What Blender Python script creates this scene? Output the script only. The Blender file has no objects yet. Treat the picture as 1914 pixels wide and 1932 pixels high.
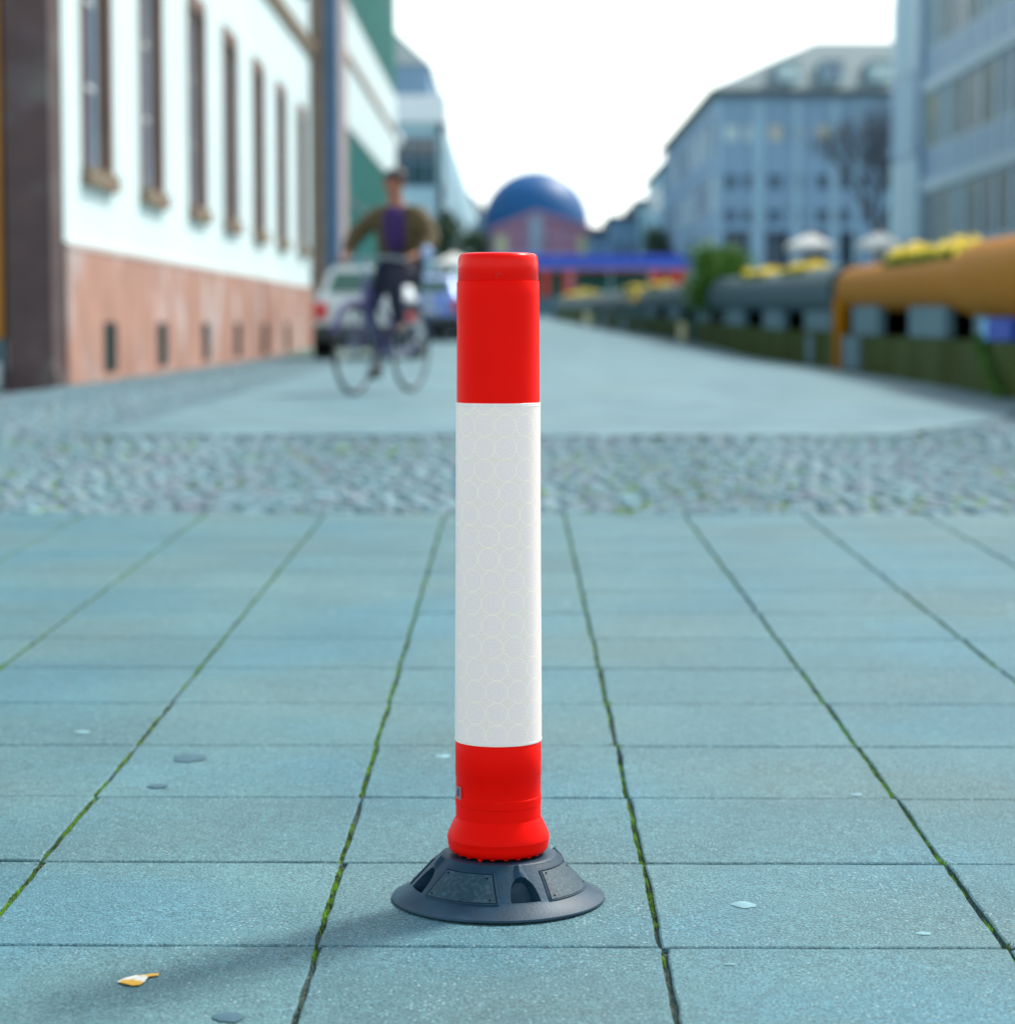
import bpy, bmesh, math, random
import numpy as np
from mathutils import Vector, Matrix, noise
random.seed(7)
R = math.radians
PI = math.pi
sc = bpy.context.scene
COL = sc.collection

# ------------------------------------------------------------------ camera, sky, sun, exposure
cam_d = bpy.data.cameras.new('camera')
cam = bpy.data.objects.new('camera', cam_d)
COL.objects.link(cam)
cam.location = (0, 0, .75)
cam.rotation_euler = (R(90 - 4.512), 0, R(.115))
cam_d.sensor_fit = 'HORIZONTAL'
cam_d.sensor_width = 36
cam_d.lens = 36 * 4486 / 1914
cam_d.clip_start = .1
cam_d.clip_end = 3000
cam_d.dof.use_dof = True
cam_d.dof.focus_distance = 2.86
cam_d.dof.aperture_fstop = 4.5
sc.camera = cam

SUN_AZ, SUN_EL = 45.0, 50.0          # azimuth from +Y towards +X
world = bpy.data.worlds.new('World')
sc.world = world
world.use_nodes = True
wn = world.node_tree
wn.nodes.clear()
w_out = wn.nodes.new('ShaderNodeOutputWorld')
w_bg = wn.nodes.new('ShaderNodeBackground')
w_sky = wn.nodes.new('ShaderNodeTexSky')
w_sky.sky_type = 'NISHITA'
w_sky.sun_disc = False
w_sky.sun_elevation = R(SUN_EL)
w_sky.sun_rotation = R(SUN_AZ)
w_sky.air_density = 1.3
w_sky.dust_density = 3.0
w_sky.ozone_density = 1.6
w_bg.inputs['Strength'].default_value = .15
# a thin veil of high white cloud over the blue, evenly over the whole dome, thicker towards the horizon
w_tc = wn.nodes.new('ShaderNodeTexCoord')
w_sep = wn.nodes.new('ShaderNodeSeparateXYZ')
w_noise = wn.nodes.new('ShaderNodeTexNoise')
w_noise.inputs['Scale'].default_value = 2.2
w_noise.inputs['Detail'].default_value = 5
w_mr = wn.nodes.new('ShaderNodeMapRange')
w_mr.inputs['From Min'].default_value = .0
w_mr.inputs['From Max'].default_value = .55
w_mr.inputs['To Min'].default_value = .92
w_mr.inputs['To Max'].default_value = .08
w_mul = wn.nodes.new('ShaderNodeMath'); w_mul.operation = 'MULTIPLY_ADD'
w_mul.inputs[1].default_value = .22
w_mix = wn.nodes.new('ShaderNodeMix'); w_mix.data_type = 'RGBA'
w_mix.inputs['B'].default_value = (11.5, 12.6, 12.2, 1)
wn.links.new(w_tc.outputs['Generated'], w_sep.inputs[0])
wn.links.new(w_tc.outputs['Generated'], w_noise.inputs['Vector'])
wn.links.new(w_sep.outputs['Z'], w_mr.inputs['Value'])
wn.links.new(w_noise.outputs['Fac'], w_mul.inputs[0])
wn.links.new(w_mr.outputs[0], w_mul.inputs[2])
w_sub = wn.nodes.new('ShaderNodeMath'); w_sub.operation = 'SUBTRACT'; w_sub.use_clamp = True
w_sub.inputs[1].default_value = .11
wn.links.new(w_mul.outputs[0], w_sub.inputs[0])
wn.links.new(w_sub.outputs[0], w_mix.inputs['Factor'])
wn.links.new(w_sky.outputs[0], w_mix.inputs['A'])
wn.links.new(w_mix.outputs['Result'], w_bg.inputs['Color'])
wn.links.new(w_bg.outputs[0], w_out.inputs['Surface'])

sun_d = bpy.data.lights.new('sun', 'SUN')
sun_d.energy = 3.3
sun_d.angle = R(8.5)                 # hazy sun: the bollard's shadow is soft
sun_d.color = (1, .97, .91)
sun = bpy.data.objects.new('sun', sun_d)
COL.objects.link(sun)
sv = Vector((math.sin(R(SUN_AZ)) * math.cos(R(SUN_EL)), math.cos(R(SUN_AZ)) * math.cos(R(SUN_EL)), math.sin(R(SUN_EL))))
sun.rotation_euler = sv.to_track_quat('Z', 'Y').to_euler()
sun.location = (20, 20, 40)

sc.view_settings.view_transform = 'Standard'
sc.view_settings.look = 'None'
sc.view_settings.exposure = 0.3
sc.view_settings.gamma = 1
sc.cycles.max_bounces = 6
sc.cycles.use_denoising = True

# ------------------------------------------------------------------ helpers
TILT = .01702                                   # the slab paving climbs towards the street
def gz(y):
    if y < 11.75: return TILT * y
    if y < 38: return .2
    if y < 120: return .2 + .013 * (y - 38)
    return 1.266

def tag(o, label=None, cat=None, group=None, kind=None):
    if label: o['label'] = label
    if cat: o['category'] = cat
    if group: o['group'] = group
    if kind: o['kind'] = kind
    return o

def thing(name, label, cat, loc=(0, 0, 0), rz=0, group=None):
    o = bpy.data.objects.new(name, None)
    COL.objects.link(o)
    o.empty_display_size = .1
    o.location = loc
    o.rotation_euler = (0, 0, rz)
    return tag(o, label, cat, group)

def wloc(o):
    v = Vector((0, 0, 0))
    while o is not None:
        v += o.location
        o = o.parent
    return v

def link(name, me, m=None, parent=None, loc=None, kind=None):
    if m is not None and not me.materials: me.materials.append(m)
    o = bpy.data.objects.new(name, me)
    COL.objects.link(o)
    if parent is not None: o.parent = parent
    if loc is not None: o.location = loc
    if kind: o['kind'] = kind
    return o

def copy_tree(o, parent=None):
    c = o.copy()
    COL.objects.link(c)
    c.parent = parent
    for ch in [k for k in o.children]: copy_tree(ch, c)
    return c

class MB:
    def __init__(s): s.v = []; s.f = []; s.m = []
    def add(s, vs, fs):
        n = len(s.v); s.v += [tuple(v) for v in vs]; s.f += [tuple(i + n for i in f) for f in fs]; return s
    def box(s, x0, x1, y0, y1, z0, z1):
        return s.add([(x0,y0,z0),(x1,y0,z0),(x1,y1,z0),(x0,y1,z0),(x0,y0,z1),(x1,y0,z1),(x1,y1,z1),(x0,y1,z1)],
                     [(0,3,2,1),(4,5,6,7),(0,1,5,4),(1,2,6,5),(2,3,7,6),(3,0,4,7)])
    def quad(s, a, b, c, d): return s.add([a, b, c, d], [(0, 1, 2, 3)])
    def tube(s, pts, r, n=10, cap=True, close=False):
        pts = [Vector(p) for p in pts]
        rs = r if isinstance(r, (list, tuple)) else [r] * len(pts)
        N = len(pts); base = len(s.v)
        ref = None
        for i, p in enumerate(pts):
            if close: t = pts[(i + 1) % N] - pts[i - 1]
            else: t = pts[min(i + 1, N - 1)] - pts[max(i - 1, 0)]
            t.normalize()
            if ref is None:
                ref = Vector((0, 0, 1)) if abs(t.z) < .9 else Vector((1, 0, 0))
            a = t.cross(ref).normalized(); b = a.cross(t).normalized(); ref = b
            for k in range(n):
                an = 2 * PI * k / n
                s.v.append(tuple(p + (a * math.cos(an) + b * math.sin(an)) * rs[i]))
        for i in range(N if close else N - 1):
            i2 = (i + 1) % N
            for k in range(n):
                k2 = (k + 1) % n
                s.f.append((base + i*n + k, base + i*n + k2, base + i2*n + k2, base + i2*n + k))
        if cap and not close:
            s.f.append(tuple(base + k for k in range(n))[::-1])
            s.f.append(tuple(base + (N-1)*n + k for k in range(n)))
        return s
    def lathe(s, prof, n=32, c=(0, 0, 0), cap=True):
        base = len(s.v)
        for r, z in prof:
            for k in range(n):
                an = 2 * PI * k / n
                s.v.append((c[0] + r * math.cos(an), c[1] + r * math.sin(an), c[2] + z))
        for i in range(len(prof) - 1):
            for k in range(n):
                k2 = (k + 1) % n
                s.f.append((base + i*n + k, base + i*n + k2, base + (i+1)*n + k2, base + (i+1)*n + k))
        if cap:
            s.f.append(tuple(base + k for k in range(n))[::-1])
            s.f.append(tuple(base + (len(prof)-1)*n + k for k in range(n)))
        return s
    def prism(s, poly, y0, y1, taper=None):
        # polygon in x-z, extruded along y
        n = len(poly); base = len(s.v)
        for y in (y0, y1):
            for (x, z) in poly: s.v.append((x, y, z))
        s.f.append(tuple(base + i for i in range(n)))
        s.f.append(tuple(base + n + i for i in range(n))[::-1])
        for i in range(n):
            j = (i + 1) % n
            s.f.append((base + j, base + i, base + n + i, base + n + j))
        return s
    def rot(s, M, start=0):
        s.v[start:] = [tuple(M @ Vector(v)) for v in s.v[start:]]; return s
    def mesh(s, name, smooth=False, angle=None, off=None):
        me = bpy.data.meshes.new(name)
        vs = s.v if off is None else [(a-off[0], b-off[1], c-off[2]) for a, b, c in s.v]
        me.from_pydata(vs, [], s.f)
        if smooth:
            me.polygons.foreach_set('use_smooth', [True] * len(me.polygons))
            if angle: me.set_sharp_from_angle(angle=R(angle))
        me.update()
        return me
    def obj(s, name, m, parent=None, smooth=False, angle=40, world=True, kind=None, bevel=0):
        off = wloc(parent) if (parent is not None and world) else None
        me = s.mesh(name, smooth or bevel > 0, angle, off)
        if bevel:
            bm = bmesh.new(); bm.from_mesh(me)
            bmesh.ops.bevel(bm, geom=[e for e in bm.edges if len(e.link_faces) == 2 and e.calc_face_angle(0) > .5],
                            offset=bevel, segments=2, affect='EDGES', clamp_overlap=True)
            bm.to_mesh(me); bm.free()
        return link(name, me, m, parent, kind=kind)

# ------------------------------------------------------------------ materials
MATS = {}
def mat(name, col, rough=.6, var=.15, scale=6, bump=0, bscale=None, metal=0, spec=.5, col2=None, c2scale=2,
        c2lo=.45, c2hi=.6, rnd=0, coords='world', stretch=(1, 1, 1), coat=0, emit=None):
    if name in MATS: return MATS[name]
    m = bpy.data.materials.new(name); m.use_nodes = True
    nt = m.node_tree; N = nt.nodes; L = nt.links
    b = N['Principled BSDF']
    b.inputs['Roughness'].default_value = rough
    b.inputs['Metallic'].default_value = metal
    b.inputs['Specular IOR Level'].default_value = spec
    if coat: b.inputs['Coat Weight'].default_value = coat; b.inputs['Coat Roughness'].default_value = .08
    if coords == 'world':
        g = N.new('ShaderNodeNewGeometry'); src = g.outputs['Position']
    else:
        g = N.new('ShaderNodeTexCoord'); src = g.outputs['Object']
    mp = N.new('ShaderNodeMapping'); mp.inputs['Scale'].default_value = stretch
    L.new(src, mp.inputs[0]); src = mp.outputs[0]
    n1 = N.new('ShaderNodeTexNoise'); n1.inputs['Scale'].default_value = scale; n1.inputs['Detail'].default_value = 6
    L.new(src, n1.inputs['Vector'])
    def rgb(c): return (c[0], c[1], c[2], 1)
    cur = None
    if col2 is not None:
        n2 = N.new('ShaderNodeTexNoise'); n2.inputs['Scale'].default_value = c2scale; n2.inputs['Detail'].default_value = 4
        L.new(src, n2.inputs['Vector'])
        mr = N.new('ShaderNodeMapRange'); mr.inputs['From Min'].default_value = c2lo; mr.inputs['From Max'].default_value = c2hi
        L.new(n2.outputs['Fac'], mr.inputs['Value'])
        mx = N.new('ShaderNodeMix'); mx.data_type = 'RGBA'
        mx.inputs['A'].default_value = rgb(col); mx.inputs['B'].default_value = rgb(col2)
        L.new(mr.outputs[0], mx.inputs['Factor']); cur = mx.outputs['Result']
    hs = N.new('ShaderNodeHueSaturation')
    if cur is None: hs.inputs['Color'].default_value = rgb(col)
    else: L.new(cur, hs.inputs['Color'])
    mr = N.new('ShaderNodeMapRange'); mr.inputs['From Min'].default_value = .25; mr.inputs['From Max'].default_value = .75
    mr.inputs['To Min'].default_value = 1 - var; mr.inputs['To Max'].default_value = 1 + var
    L.new(n1.outputs['Fac'], mr.inputs['Value'])
    if rnd:
        oi = N.new('ShaderNodeObjectInfo')
        ma = N.new('ShaderNodeMath'); ma.operation = 'MULTIPLY_ADD'; ma.inputs[1].default_value = 2 * rnd; ma.inputs[2].default_value = 1 - rnd
        L.new(oi.outputs['Random'], ma.inputs[0])
        mb = N.new('ShaderNodeMath'); mb.operation = 'MULTIPLY'
        L.new(mr.outputs[0], mb.inputs[0]); L.new(ma.outputs[0], mb.inputs[1]); L.new(mb.outputs[0], hs.inputs['Value'])
    else: L.new(mr.outputs[0], hs.inputs['Value'])
    L.new(hs.outputs[0], b.inputs['Base Color'])
    if bump:
        n3 = N.new('ShaderNodeTexNoise'); n3.inputs['Scale'].default_value = bscale or scale * 6; n3.inputs['Detail'].default_value = 4
        L.new(src, n3.inputs['Vector'])
        bp = N.new('ShaderNodeBump'); bp.inputs['Distance'].default_value = bump; bp.inputs['Strength'].default_value = 1
        L.new(n3.outputs['Fac'], bp.inputs['Height']); L.new(bp.outputs[0], b.inputs['Normal'])
    if emit: b.inputs['Emission Color'].default_value = rgb(emit[0]); b.inputs['Emission Strength'].default_value = emit[1]
    MATS[name] = m
    return m

def slab_mat():
    m = bpy.data.materials.new('slab_concrete'); m.use_nodes = True
    nt = m.node_tree; N = nt.nodes; L = nt.links
    b = N['Principled BSDF']; b.inputs['Roughness'].default_value = .62; b.inputs['Specular IOR Level'].default_value = .22
    g = N.new('ShaderNodeNewGeometry'); oi = N.new('ShaderNodeObjectInfo')
    def noi(sc_, det=3, rough=.5):
        n = N.new('ShaderNodeTexNoise'); n.inputs['Scale'].default_value = sc_; n.inputs['Detail'].default_value = det
        n.inputs['Roughness'].default_value = rough
        L.new(g.outputs['Position'], n.inputs['Vector']); return n
    def mr(src, a, b_, c, d):
        n = N.new('ShaderNodeMapRange')
        for k, v in zip(('From Min', 'From Max', 'To Min', 'To Max'), (a, b_, c, d)): n.inputs[k].default_value = v
        L.new(src, n.inputs['Value']); return n.outputs[0]
    def mul(x, y):
        n = N.new('ShaderNodeMath'); n.operation = 'MULTIPLY'; L.new(x, n.inputs[0]); L.new(y, n.inputs[1]); return n.outputs[0]
    broad = mr(noi(2.3, 5, .6).outputs['Fac'], .3, .7, .86, 1.12)
    mid = mr(noi(60, 6, .75).outputs['Fac'], .3, .7, .80, 1.2)
    grain = mr(noi(330, 2).outputs['Fac'], .3, .7, .50, 1.5)
    per = mr(oi.outputs['Random'], 0, 1, .94, 1.06)
    val = mul(mul(broad, mid), mul(grain, per))
    tint = N.new('ShaderNodeMix'); tint.data_type = 'RGBA'
    tint.inputs['A'].default_value = (.070, .182, .218, 1); tint.inputs['B'].default_value = (.090, .186, .194, 1)
    L.new(mr(noi(1.6, 3).outputs['Fac'], .38, .62, 0, 1), tint.inputs['Factor'])
    hs = N.new('ShaderNodeHueSaturation'); L.new(tint.outputs['Result'], hs.inputs['Color']); L.new(val, hs.inputs['Value'])
    # light mineral chips and dark pores
    vo = N.new('ShaderNodeTexVoronoi'); vo.inputs['Scale'].default_value = 210; L.new(g.outputs['Position'], vo.inputs['Vector'])
    sepc = N.new('ShaderNodeSeparateColor'); L.new(vo.outputs['Color'], sepc.inputs[0])
    chip = mul(mr(sepc.outputs['Red'], .86, .88, 0, 1), mr(vo.outputs['Distance'], .25, .45, 1, 0))
    mx = N.new('ShaderNodeMix'); mx.data_type = 'RGBA'; mx.inputs['B'].default_value = (.30, .43, .43, 1)
    L.new(mul(chip, mr(noi(5).outputs['Fac'], .35, .65, .3, .9)), mx.inputs['Factor']); L.new(hs.outputs[0], mx.inputs['A'])
    pore = mul(mr(sepc.outputs['Green'], .88, .9, 0, 1), mr(vo.outputs['Distance'], .2, .4, .7, 0))
    mx2 = N.new('ShaderNodeMix'); mx2.data_type = 'RGBA'; mx2.inputs['B'].default_value = (.03, .07, .09, 1)
    L.new(pore, mx2.inputs['Factor']); L.new(mx.outputs['Result'], mx2.inputs['A'])
    # worn pale flecks, sparse, shaped
    vo2 = N.new('ShaderNodeTexVoronoi'); vo2.inputs['Scale'].default_value = 9; L.new(g.outputs['Position'], vo2.inputs['Vector'])
    s2 = N.new('ShaderNodeSeparateColor'); L.new(vo2.outputs['Color'], s2.inputs[0])
    fl = mul(mr(s2.outputs['Blue'], .8, .82, 0, 1), mr(vo2.outputs['Distance'], .06, .09, .55, 0))
    mx3 = N.new('ShaderNodeMix'); mx3.data_type = 'RGBA'; mx3.inputs['B'].default_value = (.40, .55, .55, 1)
    L.new(fl, mx3.inputs['Factor']); L.new(mx2.outputs['Result'], mx3.inputs['A'])
    L.new(mx3.outputs['Result'], b.inputs['Base Color'])
    bp = N.new('ShaderNodeBump'); bp.inputs['Distance'].default_value = .0022; bp.inputs['Strength'].default_value = 1
    L.new(noi(260, 3, .6).outputs['Fac'], bp.inputs['Height'])
    bp2 = N.new('ShaderNodeBump'); bp2.inputs['Distance'].default_value = .003; bp2.inputs['Strength'].default_value = .4
    L.new(noi(20, 3).outputs['Fac'], bp2.inputs['Height']); L.new(bp2.outputs[0], bp.inputs['Normal'])
    L.new(bp.outputs[0], b.inputs['Normal'])
    return m

M_slab = slab_mat()
M_bed = mat('joint_sand', (.045, .070, .058), .9, .3, 40, .003, 200)
M_moss = mat('moss', (.16, .34, .010), .85, .4, 60, 0, col2=(.05, .095, .022), c2scale=22, c2lo=.42, c2hi=.6)
M_mortar = mat('joint_mortar', (.19, .26, .20), .9, .35, 90, .002, 300, col2=(.05, .09, .06), c2scale=9, c2lo=.5, c2hi=.62)
M_cobble = mat('cobble_granite', (.140, .255, .285), .75, .15, 30, .002, 150, rnd=.2, spec=.25, col2=(.165, .215, .245), c2scale=6)
M_cobble2 = mat('cobble_granite_mixed', (.140, .255, .285), .75, .2, 7, .002, 150, spec=.25, col2=(.165, .215, .245), c2scale=9, c2lo=.5, c2hi=.56)
M_cbed = mat('cobble_joint', (.085, .16, .12), .95, .4, 9, col2=(.10, .165, .17), c2scale=2.5)
M_road = mat('road_surface', (.100, .205, .238), .65, .28, 2.2, .004, 90, spec=.25, col2=(.128, .225, .242), c2scale=.7, c2lo=.4, c2hi=.65)
M_ground = mat('ground_paving', (.16, .235, .25), .7, .15, 1, col2=(.13, .19, .2), c2scale=.3)
M_render = mat('white_render', (.64, .77, .77), .8, .06, .8, spec=.2)
M_plinth = mat('pink_sandstone', (.42, .235, .180), .85, .22, 3.5, .003, 60, spec=.15, col2=(.50, .42, .40), c2scale=1.5, c2lo=.50, c2hi=.66, stretch=(1, .5, .5))
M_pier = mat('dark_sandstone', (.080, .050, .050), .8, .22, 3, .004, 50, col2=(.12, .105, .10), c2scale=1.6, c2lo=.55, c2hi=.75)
M_pier2 = mat('brown_sandstone', (.23, .165, .125), .8, .15, 3, .004, 50)
M_brown = mat('window_sandstone', (.17, .10, .075), .75, .15, 4)
M_sill = mat('mossy_sill_stone', (.20, .125, .09), .8, .2, 6, col2=(.17, .15, .08), c2scale=5)
M_glass = mat('window_glass', (.05, .13, .24), .06, .1, 1, spec=.8)
M_dglass = mat('dark_window_glass', (.02, .045, .07), .06, .1, 1, spec=.8)
M_grille = mat('cellar_grille', (.035, .085, .085), .6, .2, 20)
M_green = mat('green_louvre_paint', (.030, .24, .20), .6, .3, 1.5)
M_pale = mat('pale_blue_render', (.36, .56, .64), .75, .08, .3)
M_paleb = mat('grey_blue_render', (.19, .32, .46), .75, .1, .25)
M_white = mat('white_paint', (.74, .80, .82), .5, .04, 2)
M_slate = mat('slate_roof', (.15, .215, .225), .8, .12, 1.5)
M_dslate = mat('dark_slate_roof', (.045, .075, .085), .55, .15, 1.5)
M_darkblue = mat('dark_shopfront', (.025, .045, .06), .4, .2, .8)
M_metal = mat('light_metal_panel', (.34, .50, .60), .5, .06, 1, spec=.3)
M_span = mat('blue_spandrel_glass', (.12, .28, .44), .45, .12, .6, spec=.3)
M_fglass2 = mat('blue_drawn_blind', (.13, .24, .30), .5, .15, .8, spec=.25)
M_fglass3 = mat('dark_office_glass', (.015, .035, .035), .3, .2, .8, spec=.25)
M_fglass = mat('olive_tinted_glass', (.05, .095, .085), .45, .3, .5, spec=.25, col2=(.24, .23, .05), c2scale=.25, c2lo=.56, c2hi=.64)
M_red = mat('bollard_red', (.92, .004, .0010), .42, .07, 9, 0, 400, spec=.05)
M_redcap = mat('bollard_red_cap', (.92, .005, .0015), .27, .02, 20, 0, 300, spec=.14)
M_rubber = mat('bollard_rubber', (.005, .036, .066), .5, .25, 40, .0003, 260, spec=.28, col2=(.022, .070, .105), c2scale=9, c2lo=.45, c2hi=.7)
M_pad = mat('bollard_pad_rubber', (.012, .046, .066), .48, .25, 60, .0003, 300, spec=.35, col2=(.035, .085, .12), c2scale=190, c2lo=.46, c2hi=.7)
M_orange = mat('orange_planter_paint', (.36, .14, .003), .6, .06, 2, spec=.06)
M_pipe = mat('grey_planter_paint', (.032, .080, .105), .5, .1, 2, spec=.15)
M_olive = mat('olive_wall', (.036, .058, .006), .75, .25, 2, col2=(.055, .085, .026), c2scale=1.3, stretch=(1, 1, .4), spec=.08)
M_support = mat('grey_support_concrete', (.11, .20, .25), .7, .15, 3, spec=.15)
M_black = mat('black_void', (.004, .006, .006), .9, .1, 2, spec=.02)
M_yellow = mat('yellow_petals', (.80, .58, .008), .7, .2, 30)
M_leaf = mat('leaf_green', (.055, .15, .012), .7, .35, 9)
M_dleaf = mat('dark_leaf_green', (.030, .075, .035), .7, .4, 5)
M_bush = mat('bush_leaf', (.07, .20, .012), .7, .35, 9)
M_bark = mat('bark', (.05, .065, .08), .9, .2, 12)
M_skin = mat('skin', (.33, .125, .07), .6, .05, 8)
M_hair = mat('hair', (.012, .010, .010), .6, .2, 50)
M_jacket = mat('olive_jacket', (.075, .052, .016), .8, .25, 10)
M_purple = mat('purple_sweater', (.032, .010, .085), .85, .15, 14)
M_jeans = mat('dark_trousers', (.010, .014, .035), .85, .2, 14)
M_shoe = mat('dark_shoe', (.010, .010, .012), .5, .1, 20)
M_bike = mat('bike_frame_paint', (.045, .038, .17), .35, .05, 4, coat=.4)
M_chrome = mat('chrome', (.32, .38, .42), .4, .05, 4, metal=.8)
M_tyre = mat('tyre_rubber', (.018, .022, .022), .8, .15, 20)
M_silver = mat('silver_car_paint', (.46, .52, .55), .3, .02, 2, metal=.35, coat=.6)
M_bluecar = mat('blue_car_paint', (.012, .06, .28), .3, .02, 2, metal=.1, coat=.7)
M_whitecar = mat('pale_blue_car_paint', (.08, .20, .58), .3, .02, 2, metal=.2, coat=.6)
M_tail = mat('tail_light', (.62, .008, .02), .2, .05, 20)
M_bumper = mat('dark_bumper', (.025, .035, .04), .6, .1, 5)
M_plate = mat('plate_white', (.6, .65, .62), .5, .03, 5)
M_carglass = mat('car_glass', (.025, .085, .06), .05, .05, 1, spec=.9)
M_awning = mat('blue_awning', (.010, .06, .50), .7, .08, 1)
M_awning2 = mat('light_blue_valance', (.10, .22, .62), .7, .08, 1)
M_redthing = mat('red_paint', (.55, .03, .02), .5, .1, 3)
M_teal = mat('teal_board', (.05, .22, .17), .6, .2, 2)
M_dome = mat('blue_copper_dome', (.004, .10, .27), .5, .06, .5, spec=.4)
M_pink = mat('pink_render', (.46, .24, .35), .8, .08, .5)
M_cream = mat('cream_stone', (.66, .62, .38), .8, .08, .5)
M_canvas = mat('white_canvas', (.78, .78, .72), .8, .04, 3)
M_yorange = mat('orange_paint', (.50, .20, .01), .6, .1, 3)
M_paper = mat('paper_scrap', (.72, .72, .62), .7, .1, 60, col2=(.70, .38, .02), c2scale=45, c2lo=.47, c2hi=.53)
M_gum = mat('pale_gum', (.16, .33, .37), .7, .2, 60)
M_dgum = mat('dark_gum', (.034, .105, .140), .8, .1, 60)

# ------------------------------------------------------------------ ground, road
def strip(name, m, x0f, x1f, ys, dz, nx=4, smooth=False):
    mb = MB(); n = nx + 1
    for y in ys:
        for i in range(n):
            t = i / nx; mb.v.append((x0f(y) * (1-t) + x1f(y) * t, y, gz(y) + dz))
    for j in range(len(ys) - 1):
        for i in range(nx):
            a = j*n + i; mb.f.append((a, a+1, a+1+n, a+n))
    o = mb.obj(name, m, smooth=smooth); o['kind'] = 'structure'; return o
ys = [-30, 0, 5, 11.75, 20, 38, 60, 90, 120, 300, 900]
strip('ground', M_ground, lambda y: -400, lambda y: 400, ys, -.075, 6)
S0, ROWS, COLW = .3927, 15, .391
Y_END = 7.760
X_REF = -.2216
strip('joint_bed', M_bed, lambda y: -3.4, lambda y: 3.75, [1.5, 7.75], -.0075, 2)
def road_right(y): return min(3.45 + (y - 10) * .035, 1.9 + max(0, y - 11.74) * .45) if y < 22 else 3.9
strip('road', M_road, lambda y: -2.1 - .012 * max(0, y - 14), road_right, [11.735, 14, 17, 20, 24, 30, 38, 50, 70, 97, 130, 200], .004, 2)

# paving slabs, each one its own piece. The grid is slightly out of square.
pav = bpy.data.objects.new('pavement', None); COL.objects.link(pav); pav['kind'] = 'structure'
pav.rotation_euler = (math.atan(TILT), 0, 0)
SKEW = -.0068
def slab_mesh(seed):
    rr = random.Random(seed)
    w, l, h = COLW - .0068, S0 - .0066, .05
    bm = bmesh.new()
    n = 9
    ring = []
    cs = [(-w/2, -l/2), (w/2, -l/2), (w/2, l/2), (-w/2, l/2)]
    pts = []
    for k in range(4):
        a, b = Vector(cs[k]), Vector(cs[(k+1) % 4])
        for i in range(n):
            p = a.lerp(b, i / n)
            j = .0014 if i else .0028
            pts.append((p.x + rr.uniform(-j, j), p.y + rr.uniform(-j, j)))
    c = .0022
    top = [bm.verts.new((x * (1 - 2*c/w), y * (1 - 2*c/l), 0)) for x, y in pts]
    mid = [bm.verts.new((x, y, -c * .8)) for x, y in pts]
    bot = [bm.verts.new((x, y, -.03)) for x, y in pts]
    bm.faces.new(top)
    for i in range(len(pts)):
        j = (i+1) % len(pts)
        bm.faces.new((mid[i], mid[j], top[j], top[i])); bm.faces.new((bot[i], bot[j], mid[j], mid[i]))
    me = bpy.data.meshes.new('paving_slab'); bm.to_mesh(me); bm.free()
    me.materials.append(M_slab); return me
slab_meshes = [slab_mesh(i) for i in range(8)]
for r in range(ROWS):
    yc = Y_END - S0 * (r + .5)
    for k in range(-8, 10):
        xc = X_REF + COLW * (k + .5)
        o = link('paving_slab', slab_meshes[(r * 5 + k * 3) % 8], None, pav)
        sk = SKEW * 2
        o.location = (xc, yc + sk * (xc - 0) * 1.0 + random.uniform(-.0008, .0008), random.uniform(-.0007, .0007))
        o.rotation_euler = (random.uniform(-.0012, .0012), random.uniform(-.0012, .0012), math.atan(sk) * .6)
# moss and mortar in the long joints
def joint_fill():
    g = MB(); mo = MB()
    rr = random.Random(3)
    oct_f = [(0,1,4),(1,2,4),(2,3,4),(3,0,4)]
    def blob(mb, x, y, z, r, h):
        a = rr.uniform(0, PI)
        vs = [(x + r*math.cos(a+k*PI/2), y + r*1.3*math.sin(a+k*PI/2), z - .004) for k in range(4)] + [(x + rr.uniform(-.3,.3)*r, y + rr.uniform(-.3,.3)*r, z + h)]
        mb.add(vs, oct_f)
    for k in range(-8, 11):
        x = X_REF + COLW * k
        y = 1.9
        while y < Y_END:
            z = 0
            nv = noise.noise((k * 7.3, y * 1.9, 0)) + .5 * noise.noise((k * 3.1, y * 9, 4)) + (.34 if y < 4.5 else .26) - (.45 if y < 2.75 and k in (0, 1) else 0)
            side = -.0022 if k >= 0 and k != 0 else -.0018
            if nv > -.05:
                wid = .0040 if nv > .2 else .0024
                for _ in range(3): blob(mo, x + side + .0012 * noise.noise((k, y * 6, 8)) + rr.gauss(0, wid * .5), y + rr.uniform(-.003, .003), -.0045, rr.uniform(.0020, .0036), rr.uniform(.0028, .0055))
            if rr.random() < .9: blob(g, x + rr.uniform(-.003, .0035), y, -.006, rr.uniform(.0016, .0034), rr.uniform(.002, .0045))
            y += .0042 if y < 5 else .007
    for r in range(ROWS + 1):          # a little moss in the cross joints
        y = Y_END - S0 * r
        for _ in range(420):
            x = rr.uniform(-2.2, 2.4)
            if noise.noise((x * 2.2, y * 5, 1)) > .12: blob(mo, x, y + SKEW*2*x + rr.gauss(0, .0008), -.0055, rr.uniform(.001, .002), rr.uniform(.002, .004))
    for _ in range(26):                # loose tufts where joints cross
        k = rr.randint(-4, 5); r = rr.randint(0, ROWS-1)
        x0, y0 = X_REF + COLW*k, Y_END - S0*r
        for q in range(10): blob(mo, x0 + rr.gauss(0, .005), y0 + rr.gauss(0, .006), -.001, .002, .005)
    return mo, g
mo, gr = joint_fill()
o = mo.obj('joint_moss', M_moss, pav, world=False); o['kind'] = 'stuff'
o = gr.obj('joint_mortar', M_mortar, pav, world=False); o['kind'] = 'stuff'

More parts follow.
